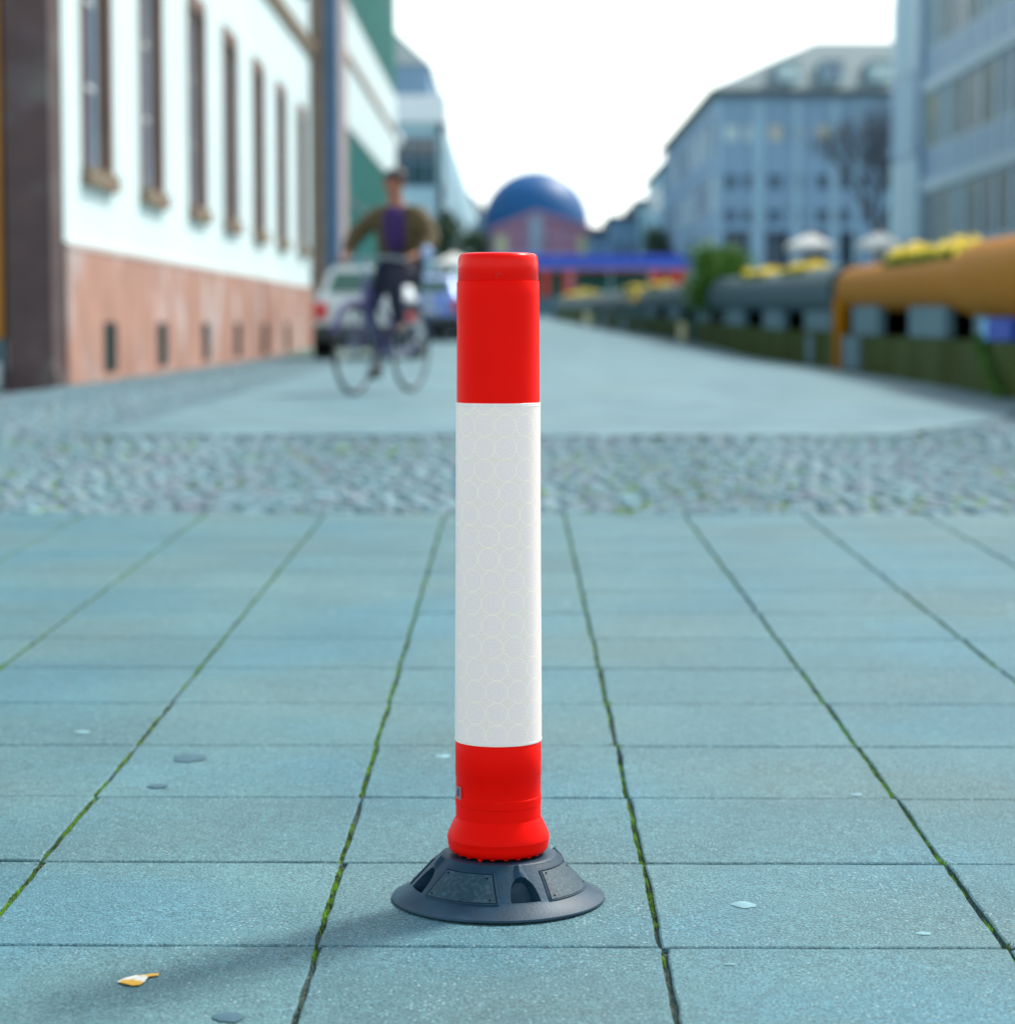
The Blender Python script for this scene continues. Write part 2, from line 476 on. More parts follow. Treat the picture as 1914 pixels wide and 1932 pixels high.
# ------------------------------------------------------------------ cobbles
def cobble_mesh():
    bm = bmesh.new(); bmesh.ops.create_cube(bm, size=1)
    for v in bm.verts:
        v.co.x *= .086; v.co.y *= .086; v.co.z *= .06
    bmesh.ops.bevel(bm, geom=[e for e in bm.edges if e.verts[0].co.z > 0 or e.verts[1].co.z > 0], offset=.014, segments=1, affect='EDGES')
    for v in bm.verts: v.co.z -= .03
    bmesh.ops.delete(bm, geom=[f for f in bm.faces if f.calc_center_median().z < -.055], context='FACES')
    me = bpy.data.meshes.new('cobblestone'); bm.to_mesh(me); bm.free(); me.materials.append(M_cobble); return me
cob_me = cobble_mesh()
cv = np.array([v.co[:] for v in cob_me.vertices]); cf = [tuple(p.vertices) for p in cob_me.polygons]
cob_me_small = cob_me
def arc_positions(x0, x1, y0, y1, rr):
    # segmental arcs, bays 1.3 m wide
    P = .097; bay = 1.32; out = []
    nb0, nb1 = math.floor(x0 / bay) - 1, math.ceil(x1 / bay) + 1
    for b in range(nb0, nb1):
        cx = (b + .5) * bay
        rad = bay * .74
        for r in range(int((y0 - 1.2) / P), int((y1 + 1.2) / P)):
            yc = r * P - rad
            half = math.asin(bay / 2 / rad)
            n = int(2 * half * rad / P) - rr.randint(0, 1); ph = rr.uniform(-.45, .45)
            for i in range(n):
                t = -half + 2 * half * (i + .5 + ph + rr.uniform(-.16, .16)) / n
                x = cx + rad * math.sin(t); y = yc + rad * math.cos(t) + rr.uniform(-.008, .008)
                if abs(t) > half: continue
                if x0 < x < x1 and y0 < y < y1: out.append((x, y, -t))
    return out
def pline0(y): return 3.45 + (y - 10) * .03 - .06
rr = random.Random(11)
cs_ = [p for p in arc_positions(-5.0, 5.0, Y_END + .05, 12.7, rr) if p[1] < 11.76 + 1.0 * rr.random() ** 2.5]
side = [p for p in arc_positions(-4.0, -1.7, 11.78, 40, rr) if p[1] > 12.4 - .4 * rr.random() and p[0] < -2.1 - .012*max(0, p[1]-14) + .35 * rr.random() ** 2] + [p for p in arc_positions(.8, 3.9, 11.78, 21, rr) if p[1] > 12.3 and p[0] > road_right(p[1]) - .5 * rr.random() ** 2 and p[0] < pline0(p[1])]
vis = sorted(cs_, key=lambda p: p[1] + (100 if abs(p[0]) > p[1] * .218 else 0))
first = set(vis[:300])
cob = bpy.data.objects.new('cobblestone_band', None); COL.objects.link(cob); cob['kind'] = 'structure'
b_ = strip('cobble_bed', M_cbed, lambda y: -5.2, lambda y: 5.2, [Y_END + .004, 11.75], -.016, 2)
b2_ = strip('side_cobble_bed', M_cbed, lambda y: -4.1, lambda y: -2.1 - .012 * max(0, y - 14), [11.75, 14, 38, 60], -.016, 2)
b3_ = strip('side_cobble_bed', M_cbed, lambda y: road_right(max(y, 11.8)), lambda y: 4.1, [11.75, 14, 17, 20.8], -.016, 2)
rest_v, rest_f = [], []
cnt = 0
for p in cs_ + side:
    x, y, t = p
    s = rr.uniform(.78, 1.12); dz = rr.uniform(-.005, .004)
    rz = t + rr.uniform(-.08, .08)
    if p in first:
        o = link('cobblestone', cob_me, None, cob, (x, y, gz(y) + dz))
        o.rotation_euler = (rr.uniform(-.05, .05), rr.uniform(-.05, .05), rz); o.scale = (s, rr.uniform(.85, 1.04), 1)
        first.discard(p)
    else:
        c_, s_ = math.cos(rz), math.sin(rz)
        vv = cv * np.array([s, rr.uniform(.85, 1.04), 1])
        X = vv[:, 0]*c_ - vv[:, 1]*s_ + x; Y = vv[:, 0]*s_ + vv[:, 1]*c_ + y; Z = vv[:, 2] + gz(y) + dz + X*0
        n = len(rest_v) * len(cv)
        rest_v.append(np.stack([X, Y, Z], 1)); rest_f += [tuple(i + n for i in f) for f in cf]
me = bpy.data.meshes.new('cobbles'); me.from_pydata(np.concatenate(rest_v).tolist(), [], rest_f); me.update()
o = link('cobble_spread', me, M_cobble2, cob); o['kind'] = 'stuff'
gm = MB()                              # weeds between the cobbles
for _ in range(2600):
    x = rr.uniform(-5, 4.6); y = rr.uniform(Y_END, 17) if x < -2.4 else rr.uniform(Y_END, 11.7)
    if noise.noise((x * .8, y * .8, 3)) + (.35 if x < -1.5 else 0) < .05: continue
    r = rr.uniform(.008, .022); z = gz(y) - .006; a = rr.uniform(0, PI)
    gm.add([(x + r*math.cos(a+k*PI/2), y + r*math.sin(a+k*PI/2), z) for k in range(4)] + [(x, y, z + rr.uniform(.006, .014))], [(0,1,4),(1,2,4),(2,3,4),(3,0,4)])
o = gm.obj('cobble_moss', M_moss, cob); o['kind'] = 'stuff'

# ------------------------------------------------------------------ the bollard
BX, BY = -.0170, 2.872
BZ = gz(BY) + .0005
PXM = .6525e-3
def bh(y, D=2.872): return .75 + D * math.tan(math.atan((966 - y) / 4486) - R(4.512)) - gz(D)     # height above the paving
bol = thing('bollard', 'red flexible plastic bollard with white reflective band on black rubber foot', 'bollard', (BX, BY, BZ))
bol.rotation_euler = (0, 0, R(0))
NS = 96
# post: lower and upper red body with the fine moulded ridges
post = [(.0520, .100), (.0520, .1166), (.0526, .1172), (.0526, .1272), (.0519, .1280), (.0519, .1522), (.0524, .1530),
        (.0524, .1945), (.0521, .1950), (.0506, bh(1100)), (.0503, .6055), (.0500, .6075), (.0496, bh(560)), (.0496, bh(533.5)), (.0490, bh(531.5)), (.0470, bh(531))]
MB().lathe(post, NS).obj('post', M_red, bol, True, 35, world=False)
cap = [(.0470, bh(532)), (.0484, bh(530.2)), (.0484, bh(500)), (.0481, bh(492)), (.0473, bh(486)), (.0456, bh(481.5)), (.043, bh(479)), (.038, bh(478)), (.02, bh(477.4)), (.0005, bh(477.2))]
capo = MB().lathe(cap, NS).obj('cap', M_redcap, bol, True, 60, world=False)
# moulding seam and the small injection mark on the cap
sm = MB()
sa = R(-90 - 2)
sm.tube([( .0485*math.cos(sa), .0485*math.sin(sa), bh(528)), (.0485*math.cos(sa), .0485*math.sin(sa), bh(497)), (.0474*math.cos(sa), .0474*math.sin(sa), bh(487)), (.0440*math.cos(sa), .0440*math.sin(sa), bh(479.3)), (.02*math.cos(sa), .02*math.sin(sa), bh(477.5))], .0004, 6)
sm.obj('seam', M_redcap, capo, True, world=False)
a2 = R(-90 + 2)
bpm = MB().lathe([(.0001, .0009), (.0012, .0008), (.0016, 0)], 12, cap=False)
bpm.rot(Matrix.Translation((.0484*math.cos(a2), .0484*math.sin(a2), bh(520))) @ Matrix.Rotation(R(90), 4, 'X'))
bpm.obj('injection_mark', mat('dark_red', (.35, .01, .01), .4, .05), capo, True, world=False)
# flared collar
col = [(.0518, .1015), (.0530, .0995), (.0550, .0955), (.0605, .0835), (.0622, .0785), (.0626, .0755), (.0620, .0742), (.0617, .0680), (.0605, .0632), (.0582, .0600), (.0555, .0585), (.050, .0575)]
MB().lathe(col, NS).obj('collar', M_red, bol, True, 28, world=False)
# small teeth below the collar, over the joint
tm = MB()
for k in range(21):
    a = 2*PI*k/21 + .1
    n0 = len(tm.v); hgt = .0007 if k % 7 else .0022
    tm.box(.049, .0545, -.0022, .0022, 0.0577 - hgt, .0582); tm.rot(Matrix.Rotation(a, 4, 'Z'), n0)
tm.obj('collar_teeth', M_red, bol, world=False)
MB().lathe([(.050, .050), (.050, .058)], NS).obj('neck', M_black, bol, world=False)

# reflective band with honeycomb print
def band_mat():
    m = bpy.data.materials.new('reflective_sheeting'); m.use_nodes = True
    nt = m.node_tree; N = nt.nodes; L = nt.links
    b = N['Principled BSDF']; b.inputs['Roughness'].default_value = .42; b.inputs['Specular IOR Level'].default_value = .5
    b.inputs['Coat Weight'].default_value = .25; b.inputs['Coat Roughness'].default_value = .3
    uv = N.new('ShaderNodeUVMap'); sp = N.new('ShaderNodeSeparateXYZ'); L.new(uv.outputs[0], sp.inputs[0])
    def math_(op, a, b_=None, c=None):
        n = N.new('ShaderNodeMath'); n.operation = op
        for i, q in enumerate((a, b_, c)):
            if q is None: continue
            if isinstance(q, (int, float)): n.inputs[i].default_value = q
            else: L.new(q, n.inputs[i])
        return n.outputs[0]
    CX, CY = .0262, .0266
    # the sheeting is laid in strips: below each height the pattern is shifted a little
    v = sp.outputs['Y']
    sh = math_('MULTIPLY', math_('ADD', math_('FLOOR', math_('DIVIDE', v, .1064)), 3), .19)
    u = math_('ADD', math_('DIVIDE', sp.outputs['X'], CX), sh)
    vv = math_('DIVIDE', v, CY)
    nz = N.new('ShaderNodeTexNoise'); nz.inputs['Scale'].default_value = 140; nz.inputs['Detail'].default_value = 1
    L.new(uv.outputs[0], nz.inputs['Vector'])
    wob = math_('MULTIPLY', math_('SUBTRACT', nz.outputs['Fac'], .5), .09)
    fu = math_('SUBTRACT', math_('FRACT', math_('ADD', u, wob)), .5)
    fv = math_('SUBTRACT', math_('FRACT', math_('ADD', vv, wob)), .5)
    # blend of circle and octagon distance
    au, av = math_('ABSOLUTE', fu), math_('ABSOLUTE', fv)
    d1 = math_('SQRT', math_('ADD', math_('MULTIPLY', fu, fu), math_('MULTIPLY', fv, fv)))
    d2 = math_('MAXIMUM', math_('MAXIMUM', au, av), math_('MULTIPLY', math_('ADD', au, av), .7071))
    d = math_('ADD', math_('MULTIPLY', d1, .45), math_('MULTIPLY', d2, .55))
    ln = math_('ABSOLUTE', math_('SUBTRACT', d, .478))
    mr = N.new('ShaderNodeMapRange'); mr.interpolation_type = 'SMOOTHSTEP'
    for k, q in zip(('From Min', 'From Max', 'To Min', 'To Max'), (.006, .032, 1, 0)): mr.inputs[k].default_value = q
    L.new(ln, mr.inputs['Value'])
    fade = N.new('ShaderNodeTexNoise'); fade.inputs['Scale'].default_value = 30; L.new(uv.outputs[0], fade.inputs['Vector'])
    mrf = N.new('ShaderNodeMapRange'); mrf.inputs['From Min'].default_value = .3; mrf.inputs['From Max'].default_value = .6; mrf.inputs['To Min'].default_value = .45; mrf.inputs['To Max'].default_value = 1
    L.new(fade.outputs['Fac'], mrf.inputs['Value'])
    line = math_('MULTIPLY', mr.outputs[0], mrf.outputs[0])
    # micro prisms: a fine grain in the cells
    gn = N.new('ShaderNodeTexNoise'); gn.inputs['Scale'].default_value = 900; gn.inputs['Detail'].default_value = 1
    L.new(uv.outputs[0], gn.inputs['Vector'])
    mg = N.new('ShaderNodeMapRange'); mg.inputs['From Min'].default_value = .3; mg.inputs['From Max'].default_value = .7; mg.inputs['To Min'].default_value = .86; mg.inputs['To Max'].default_value = 1.1
    L.new(gn.outputs['Fac'], mg.inputs['Value'])
    inc = N.new('ShaderNodeMapRange'); inc.inputs['From Min'].default_value = .40; inc.inputs['From Max'].default_value = .44
    L.new(d, inc.inputs['Value'])
    cell = N.new('ShaderNodeMix'); cell.data_type = 'RGBA'
    cell.inputs['A'].default_value = (.94, .80, .76, 1); cell.inputs['B'].default_value = (.95, .80, .73, 1)
    L.new(inc.outputs[0], cell.inputs['Factor'])
    hs = N.new('ShaderNodeHueSaturation'); L.new(cell.outputs['Result'], hs.inputs['Color']); L.new(mg.outputs[0], hs.inputs['Value'])
    mx = N.new('ShaderNodeMix'); mx.data_type = 'RGBA'; mx.inputs['B'].default_value = (1, .89, .78, 1)
    L.new(line, mx.inputs['Factor']); L.new(hs.outputs[0], mx.inputs['A'])
    L.new(mx.outputs['Result'], b.inputs['Base Color'])
    bp = N.new('ShaderNodeBump'); bp.inputs['Distance'].default_value = .0002; bp.inputs['Strength'].default_value = .5
    L.new(line, bp.inputs['Height']); L.new(bp.outputs[0], b.inputs['Normal'])
    return m
zb0, zb1 = .1950, .6070
me = bpy.data.meshes.new('reflective_band')
vs, fs, uvs = [], [], []
rows_ = [(.0524, zb0), (.0530, zb0 + .0006), (.0526, zb0 + (zb1-zb0)*.25), (.0518, zb0 + (zb1-zb0)*.5), (.0514, zb0 + (zb1-zb0)*.75), (.0511, zb1 - .0006), (.0503, zb1)]
for r, z in rows_:
    for k in range(NS + 1):
        a = 2*PI*k/NS - PI*1.5
        vs.append((r*math.cos(a), r*math.sin(a), z))
for j in range(len(rows_)-1):
    for k in range(NS): fs.append((j*(NS+1)+k, j*(NS+1)+k+1, (j+1)*(NS+1)+k+1, (j+1)*(NS+1)+k))
me.from_pydata(vs, [], fs)
ul = me.uv_layers.new(name='UVMap')
for p in me.polygons:
    for li in p.loop_indices:
        vi = me.loops[li].vertex_index; j, k = divmod(vi, NS+1)
        ul.data[li].uv = ((k/NS - .5) * 2*PI*.0517, rows_[j][1] - zb0)
    p.use_smooth = True
me.set_sharp_from_angle(angle=R(35))
bando = link('reflective_band', me, band_mat(), bol)
# plain hem lines at the band's top and bottom
hm = MB()
for z, r in ((zb1 - .0035, .0513), (zb0 + .0025, .0531)):
    hm = MB(); hm.tube([(r*math.cos(2*PI*k/64), r*math.sin(2*PI*k/64), z) for k in range(64)], .00035, 5, close=True); hm.obj('hem', mat('hem_white', (.8, .78, .76), .4, .02), bando, True, world=False)
# sticker at the left flank
st = MB(); za, zc = bh(1502), bh(1478)
a0, a1 = R(180 + 12), R(180 + 32)
n = 6
for k in range(n):
    b0, b1 = a0 + (a1-a0)*k/n, a0 + (a1-a0)*(k+1)/n
    r = .0529
    st.quad((r*math.cos(b0), r*math.sin(b0), za), (r*math.cos(b1), r*math.sin(b1), za), (r*math.cos(b1), r*math.sin(b1), zc), (r*math.cos(b0), r*math.sin(b0), zc))
so = st.obj('sticker', mat('sticker_grey', (.38, .12, .13), .4, .1, 200), bol, True, world=False)
st = MB(); r = .0531
for k in range(2):
    b0, b1 = a0 + (a1-a0)*(.35+k*.2), a0 + (a1-a0)*(.55+k*.2)
    st.quad((r*math.cos(b0), r*math.sin(b0), za+.002+k*.002), (r*math.cos(b1), r*math.sin(b1), za+.004), (r*math.cos(b1), r*math.sin(b1), zc-.002), (r*math.cos(b0), r*math.sin(b0), zc-.006+k*.003))
st.obj('sticker_mark', mat('sticker_dark', (.03, .04, .12), .5, .05), so, world=False)

# rubber foot: a polar height field with arched pockets
R_T, R_C, R_F = .0720, .1065, .1305
def arch(dth, s):       # dth degrees from pocket centre, s = 0 (foot of cone) .. 1 (top)
    if s > .66 or s < .03: return 0
    half = 10.2 * (1 - (s / .70) ** 3.0) ** .5 if s < .70 else 0
    return 1 if abs(dth) < half else 0
NA = 1080
fm = MB()
prof = []
prof += [('top', .0465), ('top', .060), ('top', .0700)]
rad_steps = [(.0465, .0545), (.060, .0555), (.0690, .0552), (.0708, .0543)]
NCONE = 46
levels = [(r, z, None) for r, z in rad_steps]
for i in range(NCONE + 1):
    s = 1 - i / NCONE
    r = R_T + (R_C - R_T) * (1 - s); z = .0165 + .0363 * s
    levels.append((r, z, s))
levels += [(.1090, .0145, None), (.1180, .0085, None), (.1280, .0036, None), (.1300, .0028, None), (.1306, .0015, None), (.1304, 0, None)]
for r, z, s in levels:
    for k in range(NA):
        th = k * 360 / NA
        rr_, zz = r, z
        if s is not None:
            for pc in (289, 289 + 90, 289 - 90, 289 + 180):
                d = (th - pc + 180) % 360 - 180
                w_ = 4.0 + 9 * (1 - s)
                if s > .55 and abs(d) < w_:
                    zz += .0042 * (math.cos(PI * d / w_) + 1) / 2 * min(1, (s - .55) * 5)
                    rr_ += .0016 * (math.cos(PI * d / w_) + 1) / 2 * min(1, (s - .55) * 5)
                if abs(d) < 13 and arch(d, s):
                    zz = z - .0125 * min(1, (1-s) * 1.4); rr_ = r - .0115 * min(1, .35 + (1-s)*1.2)
        fm.v.append((rr_ * math.cos(R(th)), rr_ * math.sin(R(th)), zz))
for j in range(len(levels) - 1):
    for k in range(NA):
        k2 = (k + 1) % NA; fm.f.append((j*NA + k2, j*NA + k, (j+1)*NA + k, (j+1)*NA + k2))
foot = fm.obj('foot', M_rubber, bol, True, 38, world=False)
# raised pads with a groove round them
def cone_pt(th, s, lift):
    r = R_T + (R_C - R_T) * (1 - s); z = .0165 + .0363 * s
    nx, nz = .0363, (R_C - R_T); q = math.hypot(nx, nz); r += lift * nx / q; z += lift * nz / q
    return (r * math.cos(R(th)), r * math.sin(R(th)), z)
for pc in (243, 333, 63, 153):
    pm = MB(); nn, mm = 24, 8
    h0, h1 = 26, 21
    def th_(i, s): return pc + (-1 + 2*i/nn) * (h0 * (1-s) + h1 * s + 0)
    for lift in (.0016, ):
        for j in range(mm+1):
            s = .02 + .76 * j / mm
            for i in range(nn+1): pm.v.append(cone_pt(th_(i, s), s, lift))
    for j in range(mm):
        for i in range(nn):
            a = j*(nn+1)+i; pm.f.append((a, a+1, a+nn+2, a+nn+1))
    # skirt
    edge = [(i, 0) for i in range(nn+1)] + [(nn, j) for j in range(1, mm+1)] + [(i, mm) for i in range(nn-1, -1, -1)] + [(0, j) for j in range(mm-1, 0, -1)]
    base = len(pm.v)
    for i, j in edge: s = .02 + .76*j/mm; pm.v.append(cone_pt(th_(i, s), s, -.0006))
    for q in range(len(edge)):
        i, j = edge[q]; i2, j2 = edge[(q+1) % len(edge)]; q2 = (q+1) % len(edge)
        pm.f.append((j*(nn+1)+i, base+q, base+q2, j2*(nn+1)+i2))
    po = pm.obj('pad', M_pad, foot, True, 35, world=False)
    fr = MB()                          # raised rim round the pad
    ring = [cone_pt(th_(i, .02 + .76*j/mm) + (1.5 if i == nn else -1.5 if i == 0 else 0), .02 + .76*j/mm + (.045 if j == mm else -.03 if j == 0 else 0), .0004) for i, j in edge]
    fr.tube(ring, .0011, 6, close=True)
    fr.obj('pad_rim', M_rubber, foot, True, world=False)
    for (i_, s_) in ((.06, .1), (.93, .1), (.08, .72), (.9, .68)):
        q = MB(); c = Vector(cone_pt(pc + (-1 + 2*i_) * (h0*(1-s_)+h1*s_), s_, .0017))
        nrm = Vector((c.x, c.y, 0)).normalized() * .0363 + Vector((0, 0, R_C - R_T))
        q.lathe([(.0013, 0), (.0010, .0004), (.0002, .0005)], 10, cap=False)
        q.rot(Matrix.Translation(c) @ nrm.to_track_quat('Z', 'Y').to_matrix().to_4x4())
        q.obj('rivet', M_black, foot, True, world=False)
# ------------------------------------------------------------------ litter and gum on the slabs
def ground_pt(px, py):
    k = py - 535; D = 3396 / k - .0722
    return ((px - 968) / k * .7535, D)
def disc(name, px, py, w, asp, m, label, cat, group=None, h=.0007):
    x, y = ground_pt(px, py)
    mb = MB(); n = 18; pr = random.Random(px)
    rad = [w/2 * (1 + pr.uniform(-.16, .16)) for _ in range(n)]
    mb.v = [(0, 0, h)] + [(rad[k]*.8*math.cos(2*PI*k/n), rad[k]*.8*asp*math.sin(2*PI*k/n), h*.9) for k in range(n)] + [(rad[k]*math.cos(2*PI*k/n), rad[k]*asp*math.sin(2*PI*k/n), 0) for k in range(n)]
    for k in range(n):
        k2 = (k+1) % n; mb.f += [(0, 1+k, 1+k2), (1+k, 1+n+k, 1+n+k2, 1+k2)]
    me = mb.mesh(name, True)
    o = link(name, me, m, None, (x, y, gz(y) + .0008)); o.rotation_euler = (math.atan(TILT), 0, 0)
    return tag(o, label, cat, group)
G = 'flattened gum spots on the slabs'
disc('gum_spot', 1402, 1703, .030, 1.0, M_gum, 'pale round gum spot on slab right of the bollard foot', 'gum', G)
disc('gum_spot', 1740, 1757, .017, .8, M_gum, 'small pale gum spot beside the far right mossy joint', 'gum', G)
disc('gum_spot', 1614, 1497, .018, .9, M_gum, 'faint pale gum spot behind the row joint, right of bollard', 'gum', G)
disc('gum_spot', 436, 1914, .033, 1.0, M_dgum, 'blue grey gum spot nearest the camera, below the paper scrap', 'gum', G)
disc('gum_spot', 360, 1428, .052, 1.3, M_dgum, 'large dark gum stain far left on the slabs', 'gum', G)
disc('gum_spot', 303, 1481, .030, 1.0, M_dgum, 'smaller dark gum stain just in front of the large one', 'gum', G)
disc('gum_spot', 160, 1380, .028, 1.0, M_gum, 'pale gum spot at the far left, behind the dark stains', 'gum', G)
disc('gum_spot', 838, 1425, .026, 1.0, M_gum, 'pale gum spot close to the left of the white band', 'gum', G)
disc('gum_spot', 1376, 1815, .015, .45, M_gum, 'thin pale gum fleck in the nearest row right of centre', 'gum', G)
x, y = ground_pt(262, 1846)
pm = MB()
outl = [(-.0195, -.004), (-.013, .004), (-.004, .010), (.006, .013), (.012, .014), (.020, .0165), (.0215, .012), (.012, .009), (.010, -.004), (.007, -.011), (0, -.013), (-.009, -.010)]
zz = [random.uniform(.0003, .0016) for _ in outl]
pm.v = [(0, 0, .0022)] + [(a, b*1.6, c) for (a, b), c in zip(outl, zz)] + [(0, 0, .0017)] + [(a, b*1.6, c - .0005) for (a, b), c in zip(outl, zz)]
n = len(outl)
for k in range(n):
    k2 = (k+1) % n; pm.f += [(0, 1+k, 1+k2), (n+1, n+2+k2, n+2+k), (1+k, n+2+k, n+2+k2, 1+k2)]
o = link('paper_scrap', pm.mesh('paper_scrap'), M_paper, None, (x, y, gz(y) + .001))
tag(o, 'torn white and orange paper scrap lying on the slab at front left', 'litter')

# ------------------------------------------------------------------ facade tools
class Facade:
    # u runs along U, z up, d goes into the building along N
    def __init__(s, O, U, N): s.O = Vector(O); s.U = Vector(U).normalized(); s.N = Vector(N).normalized()
    def p(s, u, z, d=0): return tuple(Vector((s.O.x, s.O.y, 0)) + s.U*u + s.N*d + Vector((0, 0, z)))
    def box(s, mb, u0, u1, z0, z1, d0, d1):
        c = [s.p(u, z, d) for z in (z0, z1) for (u, d) in ((u0, d0), (u1, d0), (u1, d1), (u0, d1))]
        return mb.add(c, [(0,3,2,1),(4,5,6,7),(0,1,5,4),(1,2,6,5),(2,3,7,6),(3,0,4,7)])
    def wall(s, mb, u0, u1, z0, z1, holes, t=.35, d0=0):
        us = sorted({u0, u1} | {h[0] for h in holes} | {h[1] for h in holes})
        zs = sorted({z0, z1} | {h[2] for h in holes} | {h[3] for h in holes})
        us = [u for u in us if u0 <= u <= u1]; zs = [z for z in zs if z0 <= z <= z1]
        for i in range(len(us)-1):
            for j in range(len(zs)-1):
                cu, cz = (us[i]+us[i+1])/2, (zs[j]+zs[j+1])/2
                if any(h[0] < cu < h[1] and h[2] < cz < h[3] for h in holes): continue
                for d in (d0, d0+t): mb.quad(s.p(us[i], zs[j], d), s.p(us[i+1], zs[j], d), s.p(us[i+1], zs[j+1], d), s.p(us[i], zs[j+1], d))
        for a, b, c, e in holes:
            for (q0, q1) in (((a, c), (b, c)), ((b, c), (b, e)), ((b, e), (a, e)), ((a, e), (a, c))):
                mb.quad(s.p(*q0, d0), s.p(*q1, d0), s.p(*q1, d0+t), s.p(*q0, d0+t))
        for (q0, q1) in (((u0, z0), (u0, z1)), ((u0, z1), (u1, z1)), ((u1, z1), (u1, z0))):
            mb.quad(s.p(*q0, d0), s.p(*q1, d0), s.p(*q1, d0+t), s.p(*q0, d0+t))
        return mb
    def mtx(s, u, z, d):
        M = Matrix.Identity(4)
        for i in range(3): M[i][0] = s.U[i]; M[i][1] = s.N[i]; M[i][2] = (0, 0, 1)[i]; M[i][3] = s.p(u, z, d)[i]
        return M
WC = {}
def window(fac, parent, u0, u1, z0, z1, d, fm, gm, nv=1, nh=1, fw=.06, sill=None, surround=None, name='window'):
    w, h = u1-u0, z1-z0
    key = (round(w, 3), round(h, 3), fm.name, gm.name, nv, nh, fw, sill and (sill[0].name,) + tuple(sill[1:]), surround and (surround[0].name,) + tuple(surround[1:]), d)
    if key not in WC:
        f = MB()
        f.box(0, w, 0, .06, 0, fw); f.box(0, w, 0, .06, h-fw, h); f.box(0, fw, 0, .06, fw, h-fw); f.box(w-fw, w, 0, .06, fw, h-fw)
        for i in range(1, nv+1): c = w*i/(nv+1); f.box(c-fw*.4, c+fw*.4, .005, .055, fw, h-fw)
        for i in range(1, nh+1): c = h*i/(nh+1); f.box(fw, w-fw, .008, .052, c-fw*.4, c+fw*.4)
        g = MB().box(fw*.5, w-fw*.5, .025, .035, fw*.5, h-fw*.5)
        s_ = None; r_ = None
        if sill: s_ = MB().box(-sill[1], w+sill[1], -d-sill[2], .04, -sill[3], -.002)
        if surround:
            q = surround[1]; pr = -d - surround[2]; r_ = MB()
            r_.box(-q, .002, pr, .0, -.0, h+q); r_.box(w-.002, w+q, pr, .0, -.0, h+q); r_.box(.002, w-.002, pr, .0, h-.002, h+q)
        WC[key] = (f.mesh('window_frame'), g.mesh('pane'), s_ and s_.mesh('sill'), r_ and r_.mesh('surround'))
        WC[key][0].materials.append(fm); WC[key][1].materials.append(gm)
        if s_: WC[key][2].materials.append(sill[0])
        if r_: WC[key][3].materials.append(surround[0])
    a, b, c, e = WC[key]
    o = link(name, a, None, parent)
    M = fac.mtx(u0, z0, d); M.translation -= wloc(parent)
    o.matrix_local = M
    link('pane', b, None, o)
    if c: link('sill', c, None, o)
    if e: link('surround', e, None, o)
    return o

# ------------------------------------------------------------------ left: white palace wing with sandstone plinth
XW = -4.08
pal = thing('palace_wing', 'white rendered wing with pink sandstone plinth, tall windows and dark corner pier', 'building', (XW, 21.4, .2))
F = Facade((XW, 21.6, 0), (0, 1, 0), (-1, 0, 0))
L_ = 27.0
cent = [4486 * 4.08 / o_ - 21.6 for o_ in (777, 675, 590, 528, 475, 433, 395)]
holes = []
for c in cent:
    holes.append((c - .66, c + .66, 2.25, 4.78)); holes.append((c - .66, c + .66, 7.3, 9.9))
w = MB(); F.wall(w, 0, L_, 1.452, 12, holes, .4)
w.quad(F.p(0, 1.4, .0), F.p(0, 12, .0), F.p(0, 12, 9), F.p(0, 1.4, 9))
w.obj('wall', M_render, pal)
cell = [(c - .08, c + .72, .27, .77) for c in cent[:6]]
w = MB(); F.wall(w, 0, L_, -.1, 1.45, cell, .5, -.06); F.box(w, -.0, L_, 1.40, 1.452, -.075, .3) if False else None
w.obj('plinth', M_plinth, pal)
w = MB(); F.box(w, 0, L_, 1.451, 1.50, -.07, -.002)
w.obj('plinth_capping', mat('capping_stone', (.50, .42, .40), .8, .1, 3), pal)
for c in cent:
    window(F, pal, c - .66, c + .66, 2.25, 4.78, .10, M_white, M_glass, 1, 2, .05, (M_sill, .22, .09, .17), (M_brown, .19, .03))
    window(F, pal, c - .66, c + .66, 7.3, 9.9, .10, M_white, M_glass, 1, 2, .05, (M_sill, .22, .09, .17), (M_brown, .19, .03))
for (a, b, c, e) in cell:
    g = MB()
    for i in range(7): u = a + (b-a)*(i+.5)/7; F.box(g, u-.012, u+.012, c, e, -.05, -.03)
    for i in range(3): z = c + (e-c)*(i+.5)/3; F.box(g, a, b, z-.01, z+.01, -.0295, -.02)
    go = g.obj('cellar_grille', M_grille, pal)
    q = MB(); F.box(q, a+.002, b-.002, c+.002, e-.002, .0, .02); q.obj('cellar_pane', mat('cellar_pane', (.02, .06, .065), .3, .1), go)
w = MB(); F.box(w, 0, L_, 6.12, 6.28, -.07, -.002); F.box(w, 0, L_, 6.28, 6.36, -.12, -.002)
w.obj('string_course', mat('brown_string', (.30, .22, .15), .8, .15, 3), pal)
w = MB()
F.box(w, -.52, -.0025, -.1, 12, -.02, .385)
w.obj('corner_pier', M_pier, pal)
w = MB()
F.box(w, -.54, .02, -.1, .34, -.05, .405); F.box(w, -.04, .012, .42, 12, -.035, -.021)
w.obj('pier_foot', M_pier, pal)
w = MB(); w.box(XW-10, XW-.2, 21.9, 48, 12.01, 12.2); w.obj('roof', M_dslate, pal)
